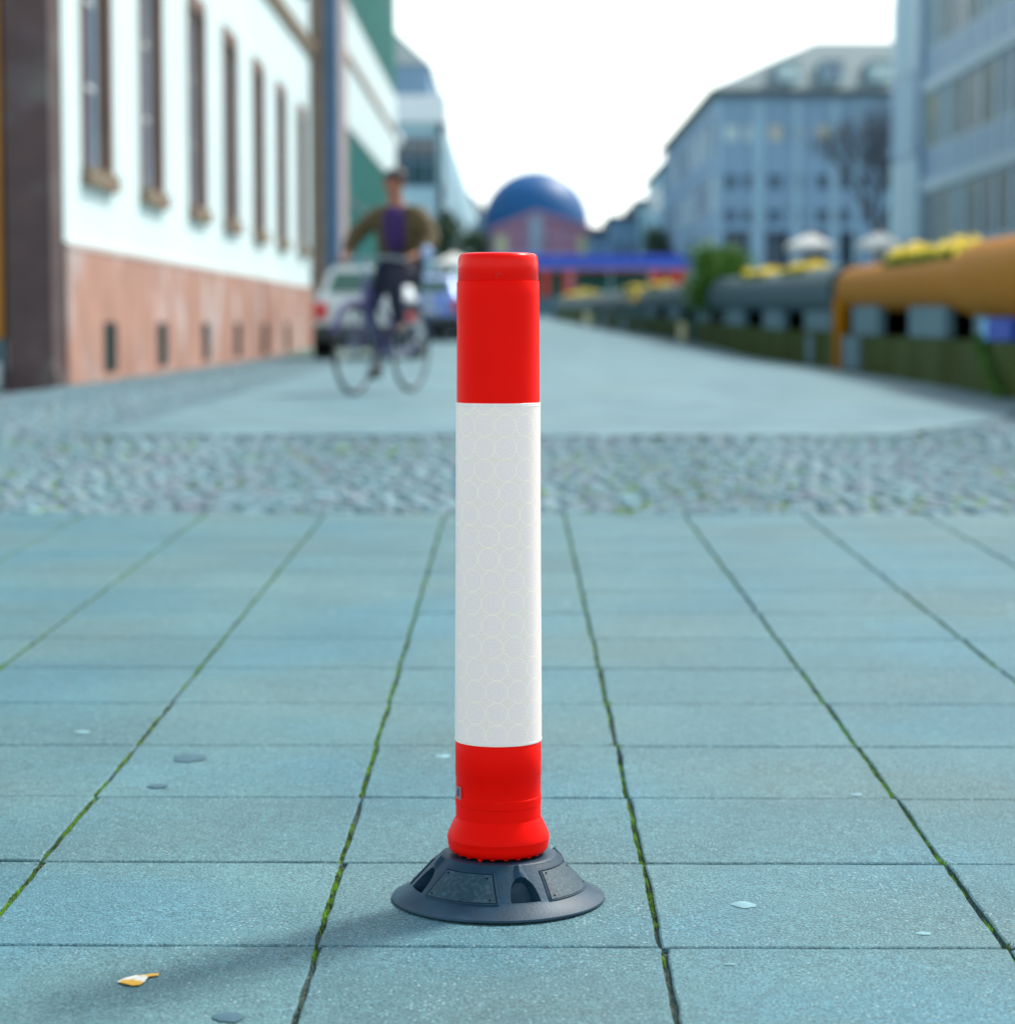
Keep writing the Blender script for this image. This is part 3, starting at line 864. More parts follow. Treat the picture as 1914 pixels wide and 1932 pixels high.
# grey scale marks: pale band on the pier front is left to its material
# far pavilion pier of the wing
F2 = Facade((XW, 48.7, 0), (0, 1, 0), (-1, 0, 0))
pier = thing('corner_pavilion', 'brown sandstone pilaster and blue grey pilaster projecting between the two white wings', 'building', (XW, 49, .34))
w = MB(); w.box(XW-1, -3.82, 48.7, 49.6, .1, 13); w.obj('brown_pilaster', M_pier2, pier)
w = MB(); w.box(-3.818, -3.56, 48.74, 49.6, .1, 13); w.obj('blue_pilaster', mat('blue_grey_stone', (.05, .12, .22), .6, .12, 3), pier)
w = MB(); w.box(-3.86, -3.52, 48.62, 49.7, .1, .8); w.obj('pilaster_foot', M_pier2, pier)
w = MB(); w.box(XW-6, -3.95, 52.002, 55.4, .1, 13); w.box(XW-1, -3.58, 49.702, 52, .1, 13); w.obj('pavilion_wall', mat('beige_stone', (.36, .29, .27), .8, .1, 3), pier)

# second wing: white floor bands, green louvres below and above
w2 = thing('louvred_wing', 'white building with green louvres below and above its white storey', 'building', (-3.95, 56, .43))
F3 = Facade((-3.93, 55.42, 0), (0, 1, 0), (-1, 0, 0))
L3 = 25.6
w = MB(); F3.wall(w, 0, L3, 5.5, 8.38, [], .4); w.obj('white_storey', M_render, w2)
w = MB(); F3.box(w, 0, L3, 7.02, 7.2, -.06, -.002); w.obj('string_course', mat('brown_string', (.30, .22, .15)), w2)
w = MB(); F3.box(w, 0, L3, .2, 5.498, .12, 8); F3.box(w, 0, L3, 8.382, 16, .12, 8); w.obj('inner_wall', M_teal, w2)
for z0, z1 in ((.45, 5.45), (8.42, 15.8)):
    nb = 11
    for i in range(nb):
        u0 = L3*i/nb + .12; u1 = L3*(i+1)/nb - .12
        fr = MB()
        F3.box(fr, u0, u0+.1, z0, z1, 0, .1); F3.box(fr, u1-.1, u1, z0, z1, 0, .1)
        F3.box(fr, u0+.1, u1-.1, z0, z0+.1, 0, .1); F3.box(fr, u0+.1, u1-.1, z1-.1, z1, 0, .1)
        for q in (.33, .66): zq = z0 + (z1-z0)*q; F3.box(fr, u0+.1, u1-.1, zq-.12, zq+.12, -.01, .1)
        fo = fr.obj('louvre_panel', mat('dark_teal_frame', (.012, .10, .10), .6, .2, 1), w2)
        sl = MB(); k = 9
        for j in range(k):
            u = u0 + .1 + (u1-u0-.2)*(j+.5)/k
            c = [F3.p(u-.1, z, .1) for z in (z0+.1, z1-.1)] + [F3.p(u+.06, z, .0) for z in (z0+.1, z1-.1)]
            sl.add([c[0], c[2], c[3], c[1], tuple(Vector(c[0])+Vector((0,.02,0))), tuple(Vector(c[2])+Vector((0,.02,0))), tuple(Vector(c[3])+Vector((0,.02,0))), tuple(Vector(c[1])+Vector((0,.02,0)))],
                   [(0,1,2,3),(7,6,5,4),(0,4,5,1),(2,6,7,3),(1,5,6,2),(0,3,7,4)])
        so = sl.obj('louvre_blades', M_green, fo, kind='stuff')
w = MB(); F3.box(w, -.02, L3+.2, 16.002, 16.3, -.2, 8); w.obj('roof', M_dslate, w2)
F3e = None

# ------------------------------------------------------------------ far left block with balcony and glazed corner
def zz_(y, D): return .75 + (612 - y) * D / 4486
fb = thing('glazed_corner_block', 'pale blue street block with dark glazed corner under a white balcony', 'building', (-8, 150, 1.27))
D0 = 150; XR = -4.28
Ff = Facade((-17, D0, 0), (1, 0, 0), (0, 1, 0)); Wf = 17 + XR
w = MB(); Ff.wall(w, 0, Wf, 9.15, 13.38, [(Wf-4.1 + 0*1.0, Wf-.15, 9.3, 12.5), (Wf-9, Wf-4.6, 9.3, 12.5)], .4)
lowh = [(Wf - 3.6 + i*1.25, Wf - 3.6 + i*1.25 + .8, zf, zf + 1.5) for i in range(3) for zf in (2.6, 5.9)]
Ff.wall(w, 0, Wf, 1.0, 9.15, lowh, .4)
w.obj('front_wall', M_pale, fb)
window(Ff, fb, Wf-4.1, Wf-.15, 9.3, 12.5, .12, M_paleb, M_dglass, 3, 1, .1)
window(Ff, fb, Wf-9, Wf-4.6, 9.3, 12.5, .12, M_paleb, M_dglass, 3, 1, .1)
for h in lowh: window(Ff, fb, *h, .15, M_white, M_dglass, 0, 0, .07)
Fs = Facade((XR, D0, 0), (0, 1, 0), (-1, 0, 0))
w = MB(); hs_ = []
for i in range(30):
    for zf in (2.4, 5.6, 8.8, 11.0): hs_.append((2 + i*4.2, 3.9 + i*4.2, zf, zf + (1.7 if zf < 10 else 1.3)))
Fs.wall(w, 0, 134, 1.0, 13.38, hs_, .4); w.obj('street_wall', M_pale, fb)
for h in hs_[:44]: window(Fs, fb, *h, .15, M_white, M_glass, 0, 0, .1)
back = MB()
Fs.box(back, 1, 133, 1.1, 13.3, 1.0, 1.2); back.obj('inner_wall', M_darkblue, fb)
w = MB(); w.box(-17, XR+.0, D0-.0, D0+134, 13.382, 13.6); w.obj('roof_slab', M_slate, fb)
w = MB(); w.box(-17, XR+.12, D0-.5, D0-.35, 13.45, 15.0); w.box(XR-.03, XR+.12, D0-.35, D0+9, 13.45, 15.0); w.box(-17, XR+.12, D0-.5, D0-.002, 13.30, 13.449)
w.obj('balcony', M_white, fb)
w = MB(); w.box(-17, XR-.95, D0+1.2, D0+40, 13.61, 17.0); w.obj('penthouse_wall', M_paleb, fb)
w = MB(); x1 = XR-.8
w.add([(-17, D0+1, 17.0), (x1, D0+1, 17.0), (x1, D0+41, 17.0), (-17, D0+41, 17.0), (-17, D0+6, 23), (-9.4, D0+8, 21.5), (-9.4, D0+36, 21.5), (-17, D0+36, 23)],
      [(0,1,5,4),(1,2,6,5),(2,3,7,6),(4,5,6,7),(0,4,7,3)]); w.obj('hipped_roof', M_slate, fb)
w = MB().lathe([(.001, -.8), (.5, -.62), (.8, 0), (.5, .62), (.001, .8)], 16, (-7.35, D0-1.2, zz_(268, D0)))
# round lamp on a mast in front of that block
lm = thing('street_lamp', 'round white globe street lamp in front of the glazed block on the left', 'street lamp', (-4.45, 90, gz(90)))
MB().tube([(-4.45, 90, gz(90)), (-4.45, 90, 6.9)], .07, 8).obj('pole', M_bumper, lm, True)
prof = [(.34*math.sin(PI*i/12)+.001, -.34*math.cos(PI*i/12)) for i in range(13)]
MB().lathe(prof, 20, (-4.45, 90, zz_(268, 90))).obj('globe', M_white, lm, True)

# further terrace blocks down to the dome (left) and behind
ft = thing('distant_terrace', 'blue grey terrace closing the left side of the street beside the dome', 'building', (-5, 290, 1.27))
w = MB(); w.box(-30, -2.6, 286, 330, 1, 13.5); w.obj('wall', M_paleb, ft)
Ft = Facade((-30, 286, 0), (1, 0, 0), (0, 1, 0))
for i in range(2):
    for zf in (3, 6.4, 9.8): window(Ft, ft, 22.6 + i*2.3, 23.9 + i*2.3, zf, zf+1.8, -.08, M_white, M_dglass, 0, 0, .12)
w = MB(); w.add([(-30, 285, 13.5), (-2.2, 285, 13.5), (-2.2, 331, 13.5), (-30, 331, 13.5), (-30, 300, 19), (-7, 300, 19), (-7, 318, 19), (-30, 318, 19)], [(0,1,5,4),(1,2,6,5),(2,3,7,6),(4,5,6,7),(0,4,7,3)]); w.obj('roof', M_dslate, ft)

# ------------------------------------------------------------------ dome church
DC = 215
ch = thing('domed_church', 'pink fronted church with a large blue dome at the end of the street', 'church', (2.4, DC, 1.27))
s_ = DC / 4486
cx = (1011 - 966) * s_; Rr = 103 * s_
zsp = zz_(418, DC)
w = MB()
pf = [(Rr, zsp - 5), (Rr, zsp)] + [(Rr*math.cos(PI/2*i/18), zsp + Rr*.98*math.sin(PI/2*i/18)) for i in range(1, 18)] + [(.02, zsp + Rr*.98)]
w.lathe(pf, 64, (cx, DC + 7, 0)); w.obj('dome', M_dome, ch, True, 50)
xl, xr = (928-966)*s_, (1122-966)*s_
w = MB()
gp = [(xl, 1), (xr, 1), (xr, zz_(438, DC)), ((1010-966)*s_, zz_(402, DC)), (xl, zz_(438, DC))]
w.prism(gp, DC, DC + 6); w.obj('gabled_front', M_pink, ch)
w = MB()
for x0, x1, z1 in ((996, 1024, 408),): w.box((x0-966)*s_, (x1-966)*s_, DC-.35, DC-.002, 1, zz_(z1, DC))
w.obj('pilaster', mat('grey_blue_stone', (.36, .42, .54), .8, .1, 1), ch)
for x0, x1 in ((1088, 1120), (934, 956)):
    w = MB(); w.box((x0-966)*s_, (x1-966)*s_, DC-.5, DC-.002, 1, zz_(446, DC)); w.obj('column', M_cream, ch, bevel=.1)
w = MB()
for sg in (1,):
    w.add([(xl-.3, DC-.5, zz_(440, DC)), (xl-.3, DC-.5, zz_(433, DC)), ((1010-966)*s_, DC-.5, zz_(398, DC)), ((1010-966)*s_, DC-.5, zz_(405, DC)),
           (xl-.3, DC-.001, zz_(440, DC)), (xl-.3, DC-.001, zz_(433, DC)), ((1010-966)*s_, DC-.001, zz_(398, DC)), ((1010-966)*s_, DC-.001, zz_(405, DC))],
          [(0,1,2,3),(4,7,6,5),(0,4,5,1),(1,5,6,2),(3,2,6,7)])
    w.add([(xr+.3, DC-.5, zz_(440, DC)), (xr+.3, DC-.5, zz_(433, DC)), ((1010-966)*s_, DC-.5, zz_(398, DC)), ((1010-966)*s_, DC-.5, zz_(405, DC)),
           (xr+.3, DC-.001, zz_(440, DC)), (xr+.3, DC-.001, zz_(433, DC)), ((1010-966)*s_, DC-.001, zz_(398, DC)), ((1010-966)*s_, DC-.001, zz_(405, DC))],
          [(3,2,1,0),(5,6,7,4),(1,5,4,0),(2,6,5,1),(7,6,2,3)])
w.obj('gable_cornice', M_pink, ch)
Fc = Facade((0, DC, 0), (1, 0, 0), (0, 1, 0))
window(Fc, ch, (962-966)*s_, (980-966)*s_, 4.5, 7.2, -.1, M_cream, M_dglass, 0, 1, .15)
window(Fc, ch, (1040-966)*s_, (1058-966)*s_, 4.5, 7.2, -.1, M_cream, M_dglass, 0, 1, .15)

# low dark block right of the church, and a far green bank of trees behind
lb = thing('low_dark_block', 'low dark blue block between the domed church and the grey corner house', 'building', (10.5, 200, 1.27))
s2 = 200/4486
w = MB(); w.box((1150-966)*s2, (1240-966)*s2, 200, 214, 1, zz_(416, 200)); w.obj('wall', M_paleb, lb)
w = MB(); w.box((1146-966)*s2, (1242-966)*s2, 199.6, 214.4, zz_(416, 200)+.002, zz_(408, 200)); w.obj('roof', M_dslate, lb)
Fl = Facade(((1150-966)*s2, 200, 0), (1, 0, 0), (0, 1, 0))
for i in range(3):
    for zf in (3.2, 6.0): window(Fl, lb, .4+i*1.1, 1.1+i*1.1, zf, zf+1.5, -.06, M_paleb, M_dglass, 0, 0, .08)
lb2 = thing('slate_roofed_house', 'low house with slate roof just right of the church front', 'building', (7.6, 205, 1.27))
s3 = 205/4486
w = MB(); w.box((1112-966)*s3, (1150-966)*s3, 205, 214, 1, zz_(446, 205)); w.obj('wall', M_paleb, lb2)
w = MB(); w.prism([((1108-966)*s3, zz_(446, 205)), ((1152-966)*s3, zz_(446, 205)), ((1140-966)*s3, zz_(430, 205)), ((1120-966)*s3, zz_(430, 205))], 204.8, 214.2); w.obj('roof', M_dslate, lb2)

# ------------------------------------------------------------------ corner house on the right with hipped roof
D4 = 130; X4 = 384 * D4 / 4486
s4 = D4/4486
hb = thing('corner_house', 'grey blue corner house with hipped slate roof, dormers and pale pilasters', 'building', (X4, D4, 1.27))
F4 = Facade((X4, D4, 0), (1, 0, 0), (0, 1, 0))
def u4(px): return (px - 1350) * s4
holes = []
wins = []
for px in (1374, 1411, 1457, 1499, 1547, 1586, 1632, 1672):
    for (ya, yb) in ((238, 272), (330, 362), (396, 424)):
        wins.append((u4(px) - .42, u4(px) + .42, zz_(yb, D4), zz_(ya, D4)))
shop = [(u4(a), u4(b), 1.6, zz_(438, D4)) for a, b in ((1360, 1410), (1440, 1485), (1510, 1555), (1580, 1620), (1640, 1690))]
w = MB(); F4.wall(w, 0, 15, 1, zz_(186, D4), wins + shop, .4); w.obj('front_wall', M_paleb, hb)
warm = mat('warm_reflection_pane', (.42, .42, .36), .5, .1, 1)  # warm reflection painted into the window pane colour
palew = mat('pale_reflection_pane', (.45, .58, .58), .5, .1, 1)  # pale pane colour standing in for bright reflections
for i, h in enumerate(wins):
    row = i % 3; c = i // 3
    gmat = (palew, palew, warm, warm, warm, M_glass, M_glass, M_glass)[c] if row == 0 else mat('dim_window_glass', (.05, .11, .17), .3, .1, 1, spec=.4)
    window(F4, hb, *h, .06, M_paleb, gmat, 0, 0, .07)
for h in shop: window(F4, hb, *h, .3, M_darkblue, M_dglass, 1, 0, .08, name='shop_window')
for px, wd in ((1352, 10), (1425, 22), (1497, 16), (1567, 16), (1610, 10)):
    w = MB(); F4.box(w, u4(px - wd/2), u4(px + wd/2), 1, zz_(196, D4), -.12, -.002); w.obj('pilaster', mat('dull_blue_pilaster', (.26, .42, .54), .8, .1, .3), hb)
w = MB(); F4.box(w, -.5, 15, zz_(186, D4)+.002, zz_(176, D4), -.6, .3); w.obj('eaves', M_dslate, hb)
F4s = Facade((X4, D4, 0), (0, 1, 0), (1, 0, 0))
wins = [(2 + i*5.2, 5.4 + i*5.2, zf, zf+2.0) for i in range(9) for zf in (3.6, 7.0, 10.2)]
w = MB(); F4s.wall(w, .002, 46, 1, zz_(186, D4), wins, .4); w.obj('side_wall', M_paleb, hb)
for i, h in enumerate(wins): window(F4s, hb, *h, .1, M_white, palew if (i * 7) % 5 < 3 else M_dglass, 1, 0, .1)
w = MB(); ze = zz_(176, D4) + .002; zr = zz_(88, D4+6)
rx = (1530-966)*(D4+6)/4486
w.add([(X4-.5, D4-.6, ze), (X4+15, D4-.6, ze), (X4+15, D4+14, ze), (X4-.5, D4+47, ze), (rx, D4+6, zr), (X4+15, D4+6, zr), (rx, D4+38, zr), (X4+15, D4+47, ze)],
      [(0,1,5,4),(0,4,6,3),(3,6,7),(4,5,7,6)]); w.obj('hipped_roof', M_slate, hb)
for px in (1477, 1560, 1648):
    x0 = (px-966)*(D4+1)/4486; z0 = ze + .5
    w = MB(); w.box(x0-.52, x0+.52, D4+.1, D4+4, z0, z0+1.0); do = w.obj('dormer', M_pale, hb)
    w = MB(); w.box(x0-.6, x0+.6, D4-.05, D4+4.2, z0+1.002, z0+1.12); w.obj('dormer_roof', M_slate, do)
    w = MB(); w.box(x0-.45, x0+.45, D4+.05, D4+.098, z0+.15, z0+.88); w.obj('dormer_pane', M_glass if px == 1560 else palew, do)
w = MB(); x0 = (1440-966)*(D4+5)/4486; w.box(x0-.35, x0+.35, D4+5, D4+6.4, ze, zz_(130, D4+5)); w.obj('chimney', M_dslate, hb)

h2 = thing('terrace_house', 'narrow dark roofed house beyond the grey corner house', 'building', (X4+.3, D4+47, 1.27))
Fh = Facade((X4-.1, D4+47.2, 0), (0, 1, 0), (1, 0, 0))
w = MB(); w.box(X4-.1, X4+10, D4+47.2, D4+66, 1, 12.2); w.obj('wall', M_pale, h2)
for i in range(4):
    for zf in (3.4, 6.4, 9.4): window(Fh, h2, 1+i*4.4, 2.9+i*4.4, zf, zf+1.7, -.06, M_white, M_dglass, 0, 0, .1)
w = MB(); w.add([(X4-.5, D4+47.1, 12.202), (X4-.5, D4+67, 12.202), (X4+10, D4+67, 12.202), (X4+10, D4+47.1, 12.202), (X4+2.5, D4+48, 15.6), (X4+2.5, D4+62, 14.2)], [(0,4,5,1),(0,3,4),(3,2,5,4),(1,5,2)]); w.obj('roof', M_dslate, h2)
h3 = thing('end_terrace', 'pale terrace farthest along the right side of the street', 'building', (X4, D4+67, 1.27))
w = MB(); w.box(X4-.6, X4+9, D4+67.1, D4+92, 1, 10.6); w.obj('wall', M_pale, h3)
w = MB(); w.box(X4-.9, X4+9, D4+67.05, D4+92, 10.602, 11.1); w.obj('roof', M_dslate, h3)

# ------------------------------------------------------------------ right: metal and glass office building
ob = thing('office_building', 'metal and glass office building with pale floor bands and close upright fins', 'building', (14, 66, .6))
XO = 14.0
F5 = Facade((XO, 48, 0), (0, 1, 0), (1, 0, 0)); L5 = 33.4
stor = [2.15, 5.42, 8.72]
w = MB(); F5.box(w, 0, L5, .2, 12.6, .5, 12); w.obj('core_wall', M_darkblue, ob)
ND = 14
for j, zb in enumerate(stor):
    w = MB(); F5.box(w, 0, L5, zb-.2, zb+.18, -.12, .3); w.obj('floor_band', M_metal, ob)
    top = stor[j+1]-.2 if j+1 < len(stor) else 12.0
    for i in range(ND):
        u0, u1 = L5*i/ND + .172, L5*(i+1)/ND - .172
        if False:
            if i % 2: continue
            u1 = L5*(i+2)/ND - .05
        window(F5, ob, u0, u1, zb+1.15, top-.002, .0, M_metal, (M_fglass, M_fglass2, M_fglass, M_fglass3)[(i*3+j) % 4], 1, 0, .09)
        w = MB(); F5.box(w, u0, u1, zb+.182, zb+1.148, .0, .06); w.obj('spandrel_panel', M_span, ob)
for i in range(ND+1):
    w = MB(); u = L5*i/ND; F5.box(w, u-.17, u+.17, .6, 12.6, -.03, .03); w.obj('fin', M_metal, ob)
w = MB(); F5.box(w, 0, L5, 12.602, 13, -.3, 12); w.obj('roof', M_metal, ob)
w = MB(); F5.box(w, 0, L5, .2, .598, -.1, .49); w.obj('base', M_support, ob)
tw = thing('stair_tower', 'pale panelled stair tower at the far end of the glass office building', 'building', (14, 84, .8))
w = MB(); w.box(XO-.18, XO+8, 81.5, 87.4, .3, 13.6); w.obj('core', mat('tower_panel', (.34, .47, .58), .6, .12, .8, col2=(.16, .25, .45), c2scale=.5, c2lo=.52, c2hi=.62), tw)
for k in range(3):
    for j in range(4):
        w = MB(); y0 = 81.7 + k*1.92; w.box(XO-.24, XO-.182, y0, y0+1.75, .8+j*2.9, 3.55+j*2.9); w.obj('tower_panel', (M_pale, M_metal, M_span, M_pale)[(k*2+j*3) % 4], tw)

# ------------------------------------------------------------------ bare tree in front of the corner house
def bare_tree(name, label, x, y, h, seed, spread=1.0, r0=.16):
    rt = random.Random(seed); t = thing(name, label, 'tree', (x, y, gz(y)))
    tr = MB(); br = MB()
    def grow(mb, p, d, l, r, lev):
        pts = [p]; q = Vector(p); dd = Vector(d)
        for i in range(4):
            dd = (dd + Vector((rt.uniform(-.2, .2), rt.uniform(-.2, .2), rt.uniform(-.05, .12)))).normalized()
            q = q + dd * l / 4; pts.append(q.copy())
        mb.tube(pts, [r*(1-.12*i) for i in range(5)], 5 if lev else 8)
        if lev >= 6: return
        r = max(r, .026)
        for k in range(3 if lev else 5):
            i = rt.choice((2, 3, 4)); a = rt.uniform(0, 2*PI)
            nd = (dd + Vector((math.cos(a), math.sin(a), rt.uniform(-.1, .6))) * .75 * spread).normalized()
            grow(br, pts[i], nd, l * rt.uniform(.6, .8), r * .55, lev + 1)
    grow(tr, Vector((x, y, gz(y) - .1)), Vector((0, 0, 1)), h * .36, r0, 0)
    tr.obj('trunk', M_bark, t, True); br.obj('crown', M_bark, t)
    return t
bare_tree('bare_tree', 'bare dark branched tree in front of the grey corner house', (1648-966)*112/4486, 112, 11.0, 5, 1.05, .24)

# leafy trees
def leafy(name, label, x, y, z0, rx, rz, n, leaf, seed, m, trunk=True, cat='tree'):
    rt = random.Random(seed); t = thing(name, label, cat, (x, y, gz(y)))
    mb = MB(); cl = []
    for _ in range(26):
        while True:
            v = Vector((rt.uniform(-1, 1), rt.uniform(-1, 1), rt.uniform(-1, 1)))
            if v.length < 1: break
        v = v.normalized() * v.length ** .4
        cl.append(Vector((x + v.x*rx*.75, y + v.y*rx*.75, z0 + v.z*rz*.75)))
    for _ in range(n):
        c = rt.choice(cl); s = rx * .34
        p = c + Vector((rt.gauss(0, s*.6), rt.gauss(0, s*.6), rt.gauss(0, s*.6)))
        a = Vector((rt.uniform(-1, 1), rt.uniform(-1, 1), rt.uniform(-1, 1))).normalized(); b = a.cross(Vector((rt.uniform(-1,1), rt.uniform(-1,1), 1))).normalized()
        l = leaf * rt.uniform(.6, 1.3)
        mb.add([p - a*l, p + b*l*.5, p + a*l, p - b*l*.5], [(0, 1, 2, 3)])
    mb.obj('crown', m, t)
    if trunk: MB().tube([(x, y, gz(y)-.1), (x+.05, y, z0 - rz*.2), (x, y, z0 + rz*.5)], [rx*.08+.03, rx*.06+.02, .02], 8).obj('trunk', M_bark, t, True)
    return t
def at(px, py, D): return ((px-966)*D/4486, D, zz_(py, D))
x, y, z = at(846, 452, 110); leafy('street_tree', 'dark green street tree behind the cyclist on the left side', x, y, z, 1.0, 1.4, 1500, .16, 2, M_dleaf)
x, y, z = at(893, 470, 150); leafy('street_tree', 'smaller dark street tree left of the domed church', x, y, z, 1.2, 1.2, 900, .2, 3, M_dleaf)
x, y, z = at(1240, 462, 150); leafy('street_tree', 'low green tree in front of the narrow terrace house', x, y, z, 1.1, 1.2, 900, .2, 4, M_dleaf)
x, y, z = at(1352, 530, 47.5); leafy('round_bush', 'round green bush growing up beside the grey pipe planter', x, y, z, .74, .68, 8000, .055, 6, M_bush, True, 'bush')

# ------------------------------------------------------------------ planters along the right: pipe on supports over an olive wall
def pline(Y):   # wall front line
    tab = [(10, 3.45), (17.25, 3.66), (24, 3.98), (31.6, 4.26), (40, 4.2), (51, 3.82), (71, 2.95), (97, 1.9), (105, 1.6)]
    for (a, b), (c, d) in zip(tab, tab[1:]):
        if a <= Y <= c: return b + (d-b)*(Y-a)/(c-a)
    return tab[0][1] if Y < 10 else tab[-1][1]
def pz(Y):      # pipe axis height
    tab = [(10, 1.05), (17, 1.09), (31, 1.21), (51, 1.36), (97, 1.55), (110, 1.6)]
    for (a, b), (c, d) in zip(tab, tab[1:]):
        if a <= Y <= c: return b + (d-b)*(Y-a)/(c-a)
    return tab[0][1]
def pipe(name, m, Y0, Y1, r, label, legs, opens, dx=.22, end0=False, end1=False, seed=0):
    t = thing(name, label, 'planter', (pline((Y0+Y1)/2)+dx, (Y0+Y1)/2, gz((Y0+Y1)/2)))
    mb = MB()
    rad = r if callable(r) else (lambda Y: r)
    ys_ = [Y0]
    while ys_[-1] + .25 < Y1: ys_.append(ys_[-1] + .25)
    ys_.append(Y1)
    n = 28; base = 0
    def inopen(Y): return any(a <= Y <= b for a, b in opens)
    for Y in ys_:
        R_ = rad(Y); x = pline(Y) + dx; z = pz(Y)
        for k in range(n): an = 2*PI*k/n; mb.v.append((x + R_*math.cos(an), Y, z + R_*math.sin(an)))
    for j in range(len(ys_)-1):
        for k in range(n):
            mid = (k + .5) * 360 / n
            if inopen((ys_[j]+ys_[j+1])/2) and 48 < mid < 132: continue
            k2 = (k+1) % n; mb.f.append((j*n+k, (j+1)*n+k, (j+1)*n+k2, j*n+k2))
    mb.f.append(tuple(range(n))); mb.f.append(tuple((len(ys_)-1)*n + k for k in range(n))[::-1])
    mb.obj('pipe', m, t, True, 40)
    for (Y, lr) in legs:
        x = pline(Y)+dx-.14; R_ = rad(Y)
        MB().tube([(x-.06, Y, gz(Y)-.02), (x-.06, Y, gz(Y)+.3), (x-.04, Y+.03, pz(Y)-R_*.7), (x+.1, Y+.05, pz(Y)-.03)], [lr*.8, lr*.85, lr*1.15, lr*1.6], 12).obj('leg', m, t, True)
    rt = random.Random(seed)
    for (a, b) in opens:
        so = MB(); 
        for Y in [a + (b-a)*i/6 for i in range(6)]:
            Y2 = Y + (b-a)/6; q = rad(Y)*.66
            so.quad((pline(Y)+dx-q, Y, pz(Y)+rad(Y)*.72), (pline(Y)+dx+q, Y, pz(Y)+rad(Y)*.72), (pline(Y2)+dx+q, Y2, pz(Y2)+rad(Y)*.72), (pline(Y2)+dx-q, Y2, pz(Y2)+rad(Y)*.72))
        so.obj('soil', M_bed, t)
        fl = MB(); lf = MB()
        cnt_ = int(260 * (b-a))
        for _ in range(cnt_):
            Y = rt.uniform(a, b); e = min(1, (Y-a)*2+.3, (b-Y)*2+.3)
            x = pline(Y)+dx + rt.uniform(-.6, .6)*rad(Y); z = pz(Y)+rad(Y)*.8 + rt.uniform(.01, .06 + .13 * (.5 + noise.noise((Y * 2.6, seed, x * 3))))*e
            s = rt.uniform(.022, .045)
            lean = Vector((rt.uniform(-1.0, .3), rt.uniform(-1.0, .3), 1)).normalized(); aa = lean.orthogonal().normalized(); bb = lean.cross(aa)
            c = Vector((x, Y, z))
            vs = [c + lean*s*.2] + [c + (aa*math.cos(2*PI*k/6) + bb*math.sin(2*PI*k/6))*s*(1 if k % 2 else .75) for k in range(6)]
            fl.add(vs, [(0, 1+k, 1+(k+1) % 6) for k in range(6)])
        for _ in range(cnt_ * 3):
            Y = rt.uniform(a, b); x = pline(Y)+dx + rt.uniform(-.68, .6)*rad(Y); z = pz(Y)+rad(Y)*.72
            h = rt.uniform(.03, .14); an = rt.uniform(0, 2*PI); wv = Vector((math.cos(an), math.sin(an), 0))*.014
            p = Vector((x, Y, z)); q = p + Vector((rt.uniform(-.04,.04), rt.uniform(-.04,.04), h))
            lf.add([p-wv, p+wv, q], [(0, 1, 2)])
        fl.obj('flowers', M_yellow, t, kind='stuff'); lf.obj('leaves', M_leaf, t, kind='stuff')
    return t
def r_or(Y): return .345 if Y < 20.0 else (.345 - (Y-20.0)*.09 if Y < 20.7 else .281)
pipe('pipe_planter', M_orange, 13.5, 30.9, r_or, 'orange pipe planter with yellow flowers and a bent orange leg', [(30.8, .12), (13.9, .12)], [(21.0, 26.5)], seed=1)
pipe('pipe_planter', M_pipe, 31.2, 50.2, .33, 'grey pipe planter with two yellow flower patches behind the orange one', [(50, .1)], [(34.6, 37.4), (39.8, 43.0)], seed=2, dx=.2)
pipe('pipe_planter', M_pipe, 50.6, 76, .29, 'grey pipe planter farther along beyond the round bush', [(75.6, .1)], [(57.5, 60.5), (64, 68)], seed=3, dx=.2)
pipe('pipe_planter', M_pipe, 76.4, 99, .28, 'farthest grey pipe planter near the blue awning', [(98.6, .1)], [(80, 83), (88, 92)], seed=4, dx=.2)
# olive wall in panels with grey supports on it
ow = thing('parapet_wall', 'low olive green stained wall under the pipe planters', 'wall', (3.9, 30, .2))
Y = 11.0; i = 0
sup_h = .64
while Y < 100:
    Ln = 2.3
    x0, x1 = pline(Y), pline(Y+Ln-.05)
    za, zb = gz(Y), gz(Y+Ln)
    ht = .42 + (.04 if Y > 31 else 0)
    mb = MB()
    t_ = .28
    mb.add([(x0, Y, za-.05), (x0+t_, Y, za-.05), (x1+t_, Y+Ln-.05, zb-.05), (x1, Y+Ln-.05, zb-.05), (x0, Y, za+ht), (x0+t_, Y, za+ht), (x1+t_, Y+Ln-.05, zb+ht), (x1, Y+Ln-.05, zb+ht)],
           [(0,3,2,1),(4,5,6,7),(0,1,5,4),(1,2,6,5),(2,3,7,6),(3,0,4,7)])
    mb.obj('wall_panel', M_olive, ow)
    Y += Ln; i += 1
Y = 13.2
sup = [(13.4, 16.1), (18.95, 19.7), (21.5, 24.2), (26.9, 29.6)]
while sup[-1][1] < 94: sup.append((sup[-1][0] + 5.3, sup[-1][0] + 8.0))
for ya, yb in sup:
    nseg = 1
    za = gz(ya) + .42 + (.04 if ya > 31 else 0) + .002
    xa, xb = pline(ya) + .03, pline(yb) + .03
    zt = min(pz(ya), pz(yb)) - .2
    mb = MB().add([(xa, ya, za), (xa+.10, ya, za), (xb+.10, yb, za), (xb, yb, za), (xa, ya, zt), (xa+.10, ya, zt), (xb+.10, yb, zt), (xb, yb, zt)], [(0,3,2,1),(4,5,6,7),(0,1,5,4),(1,2,6,5),(2,3,7,6),(3,0,4,7)])
    mb.obj('support_block', M_support, ow, bevel=.01)
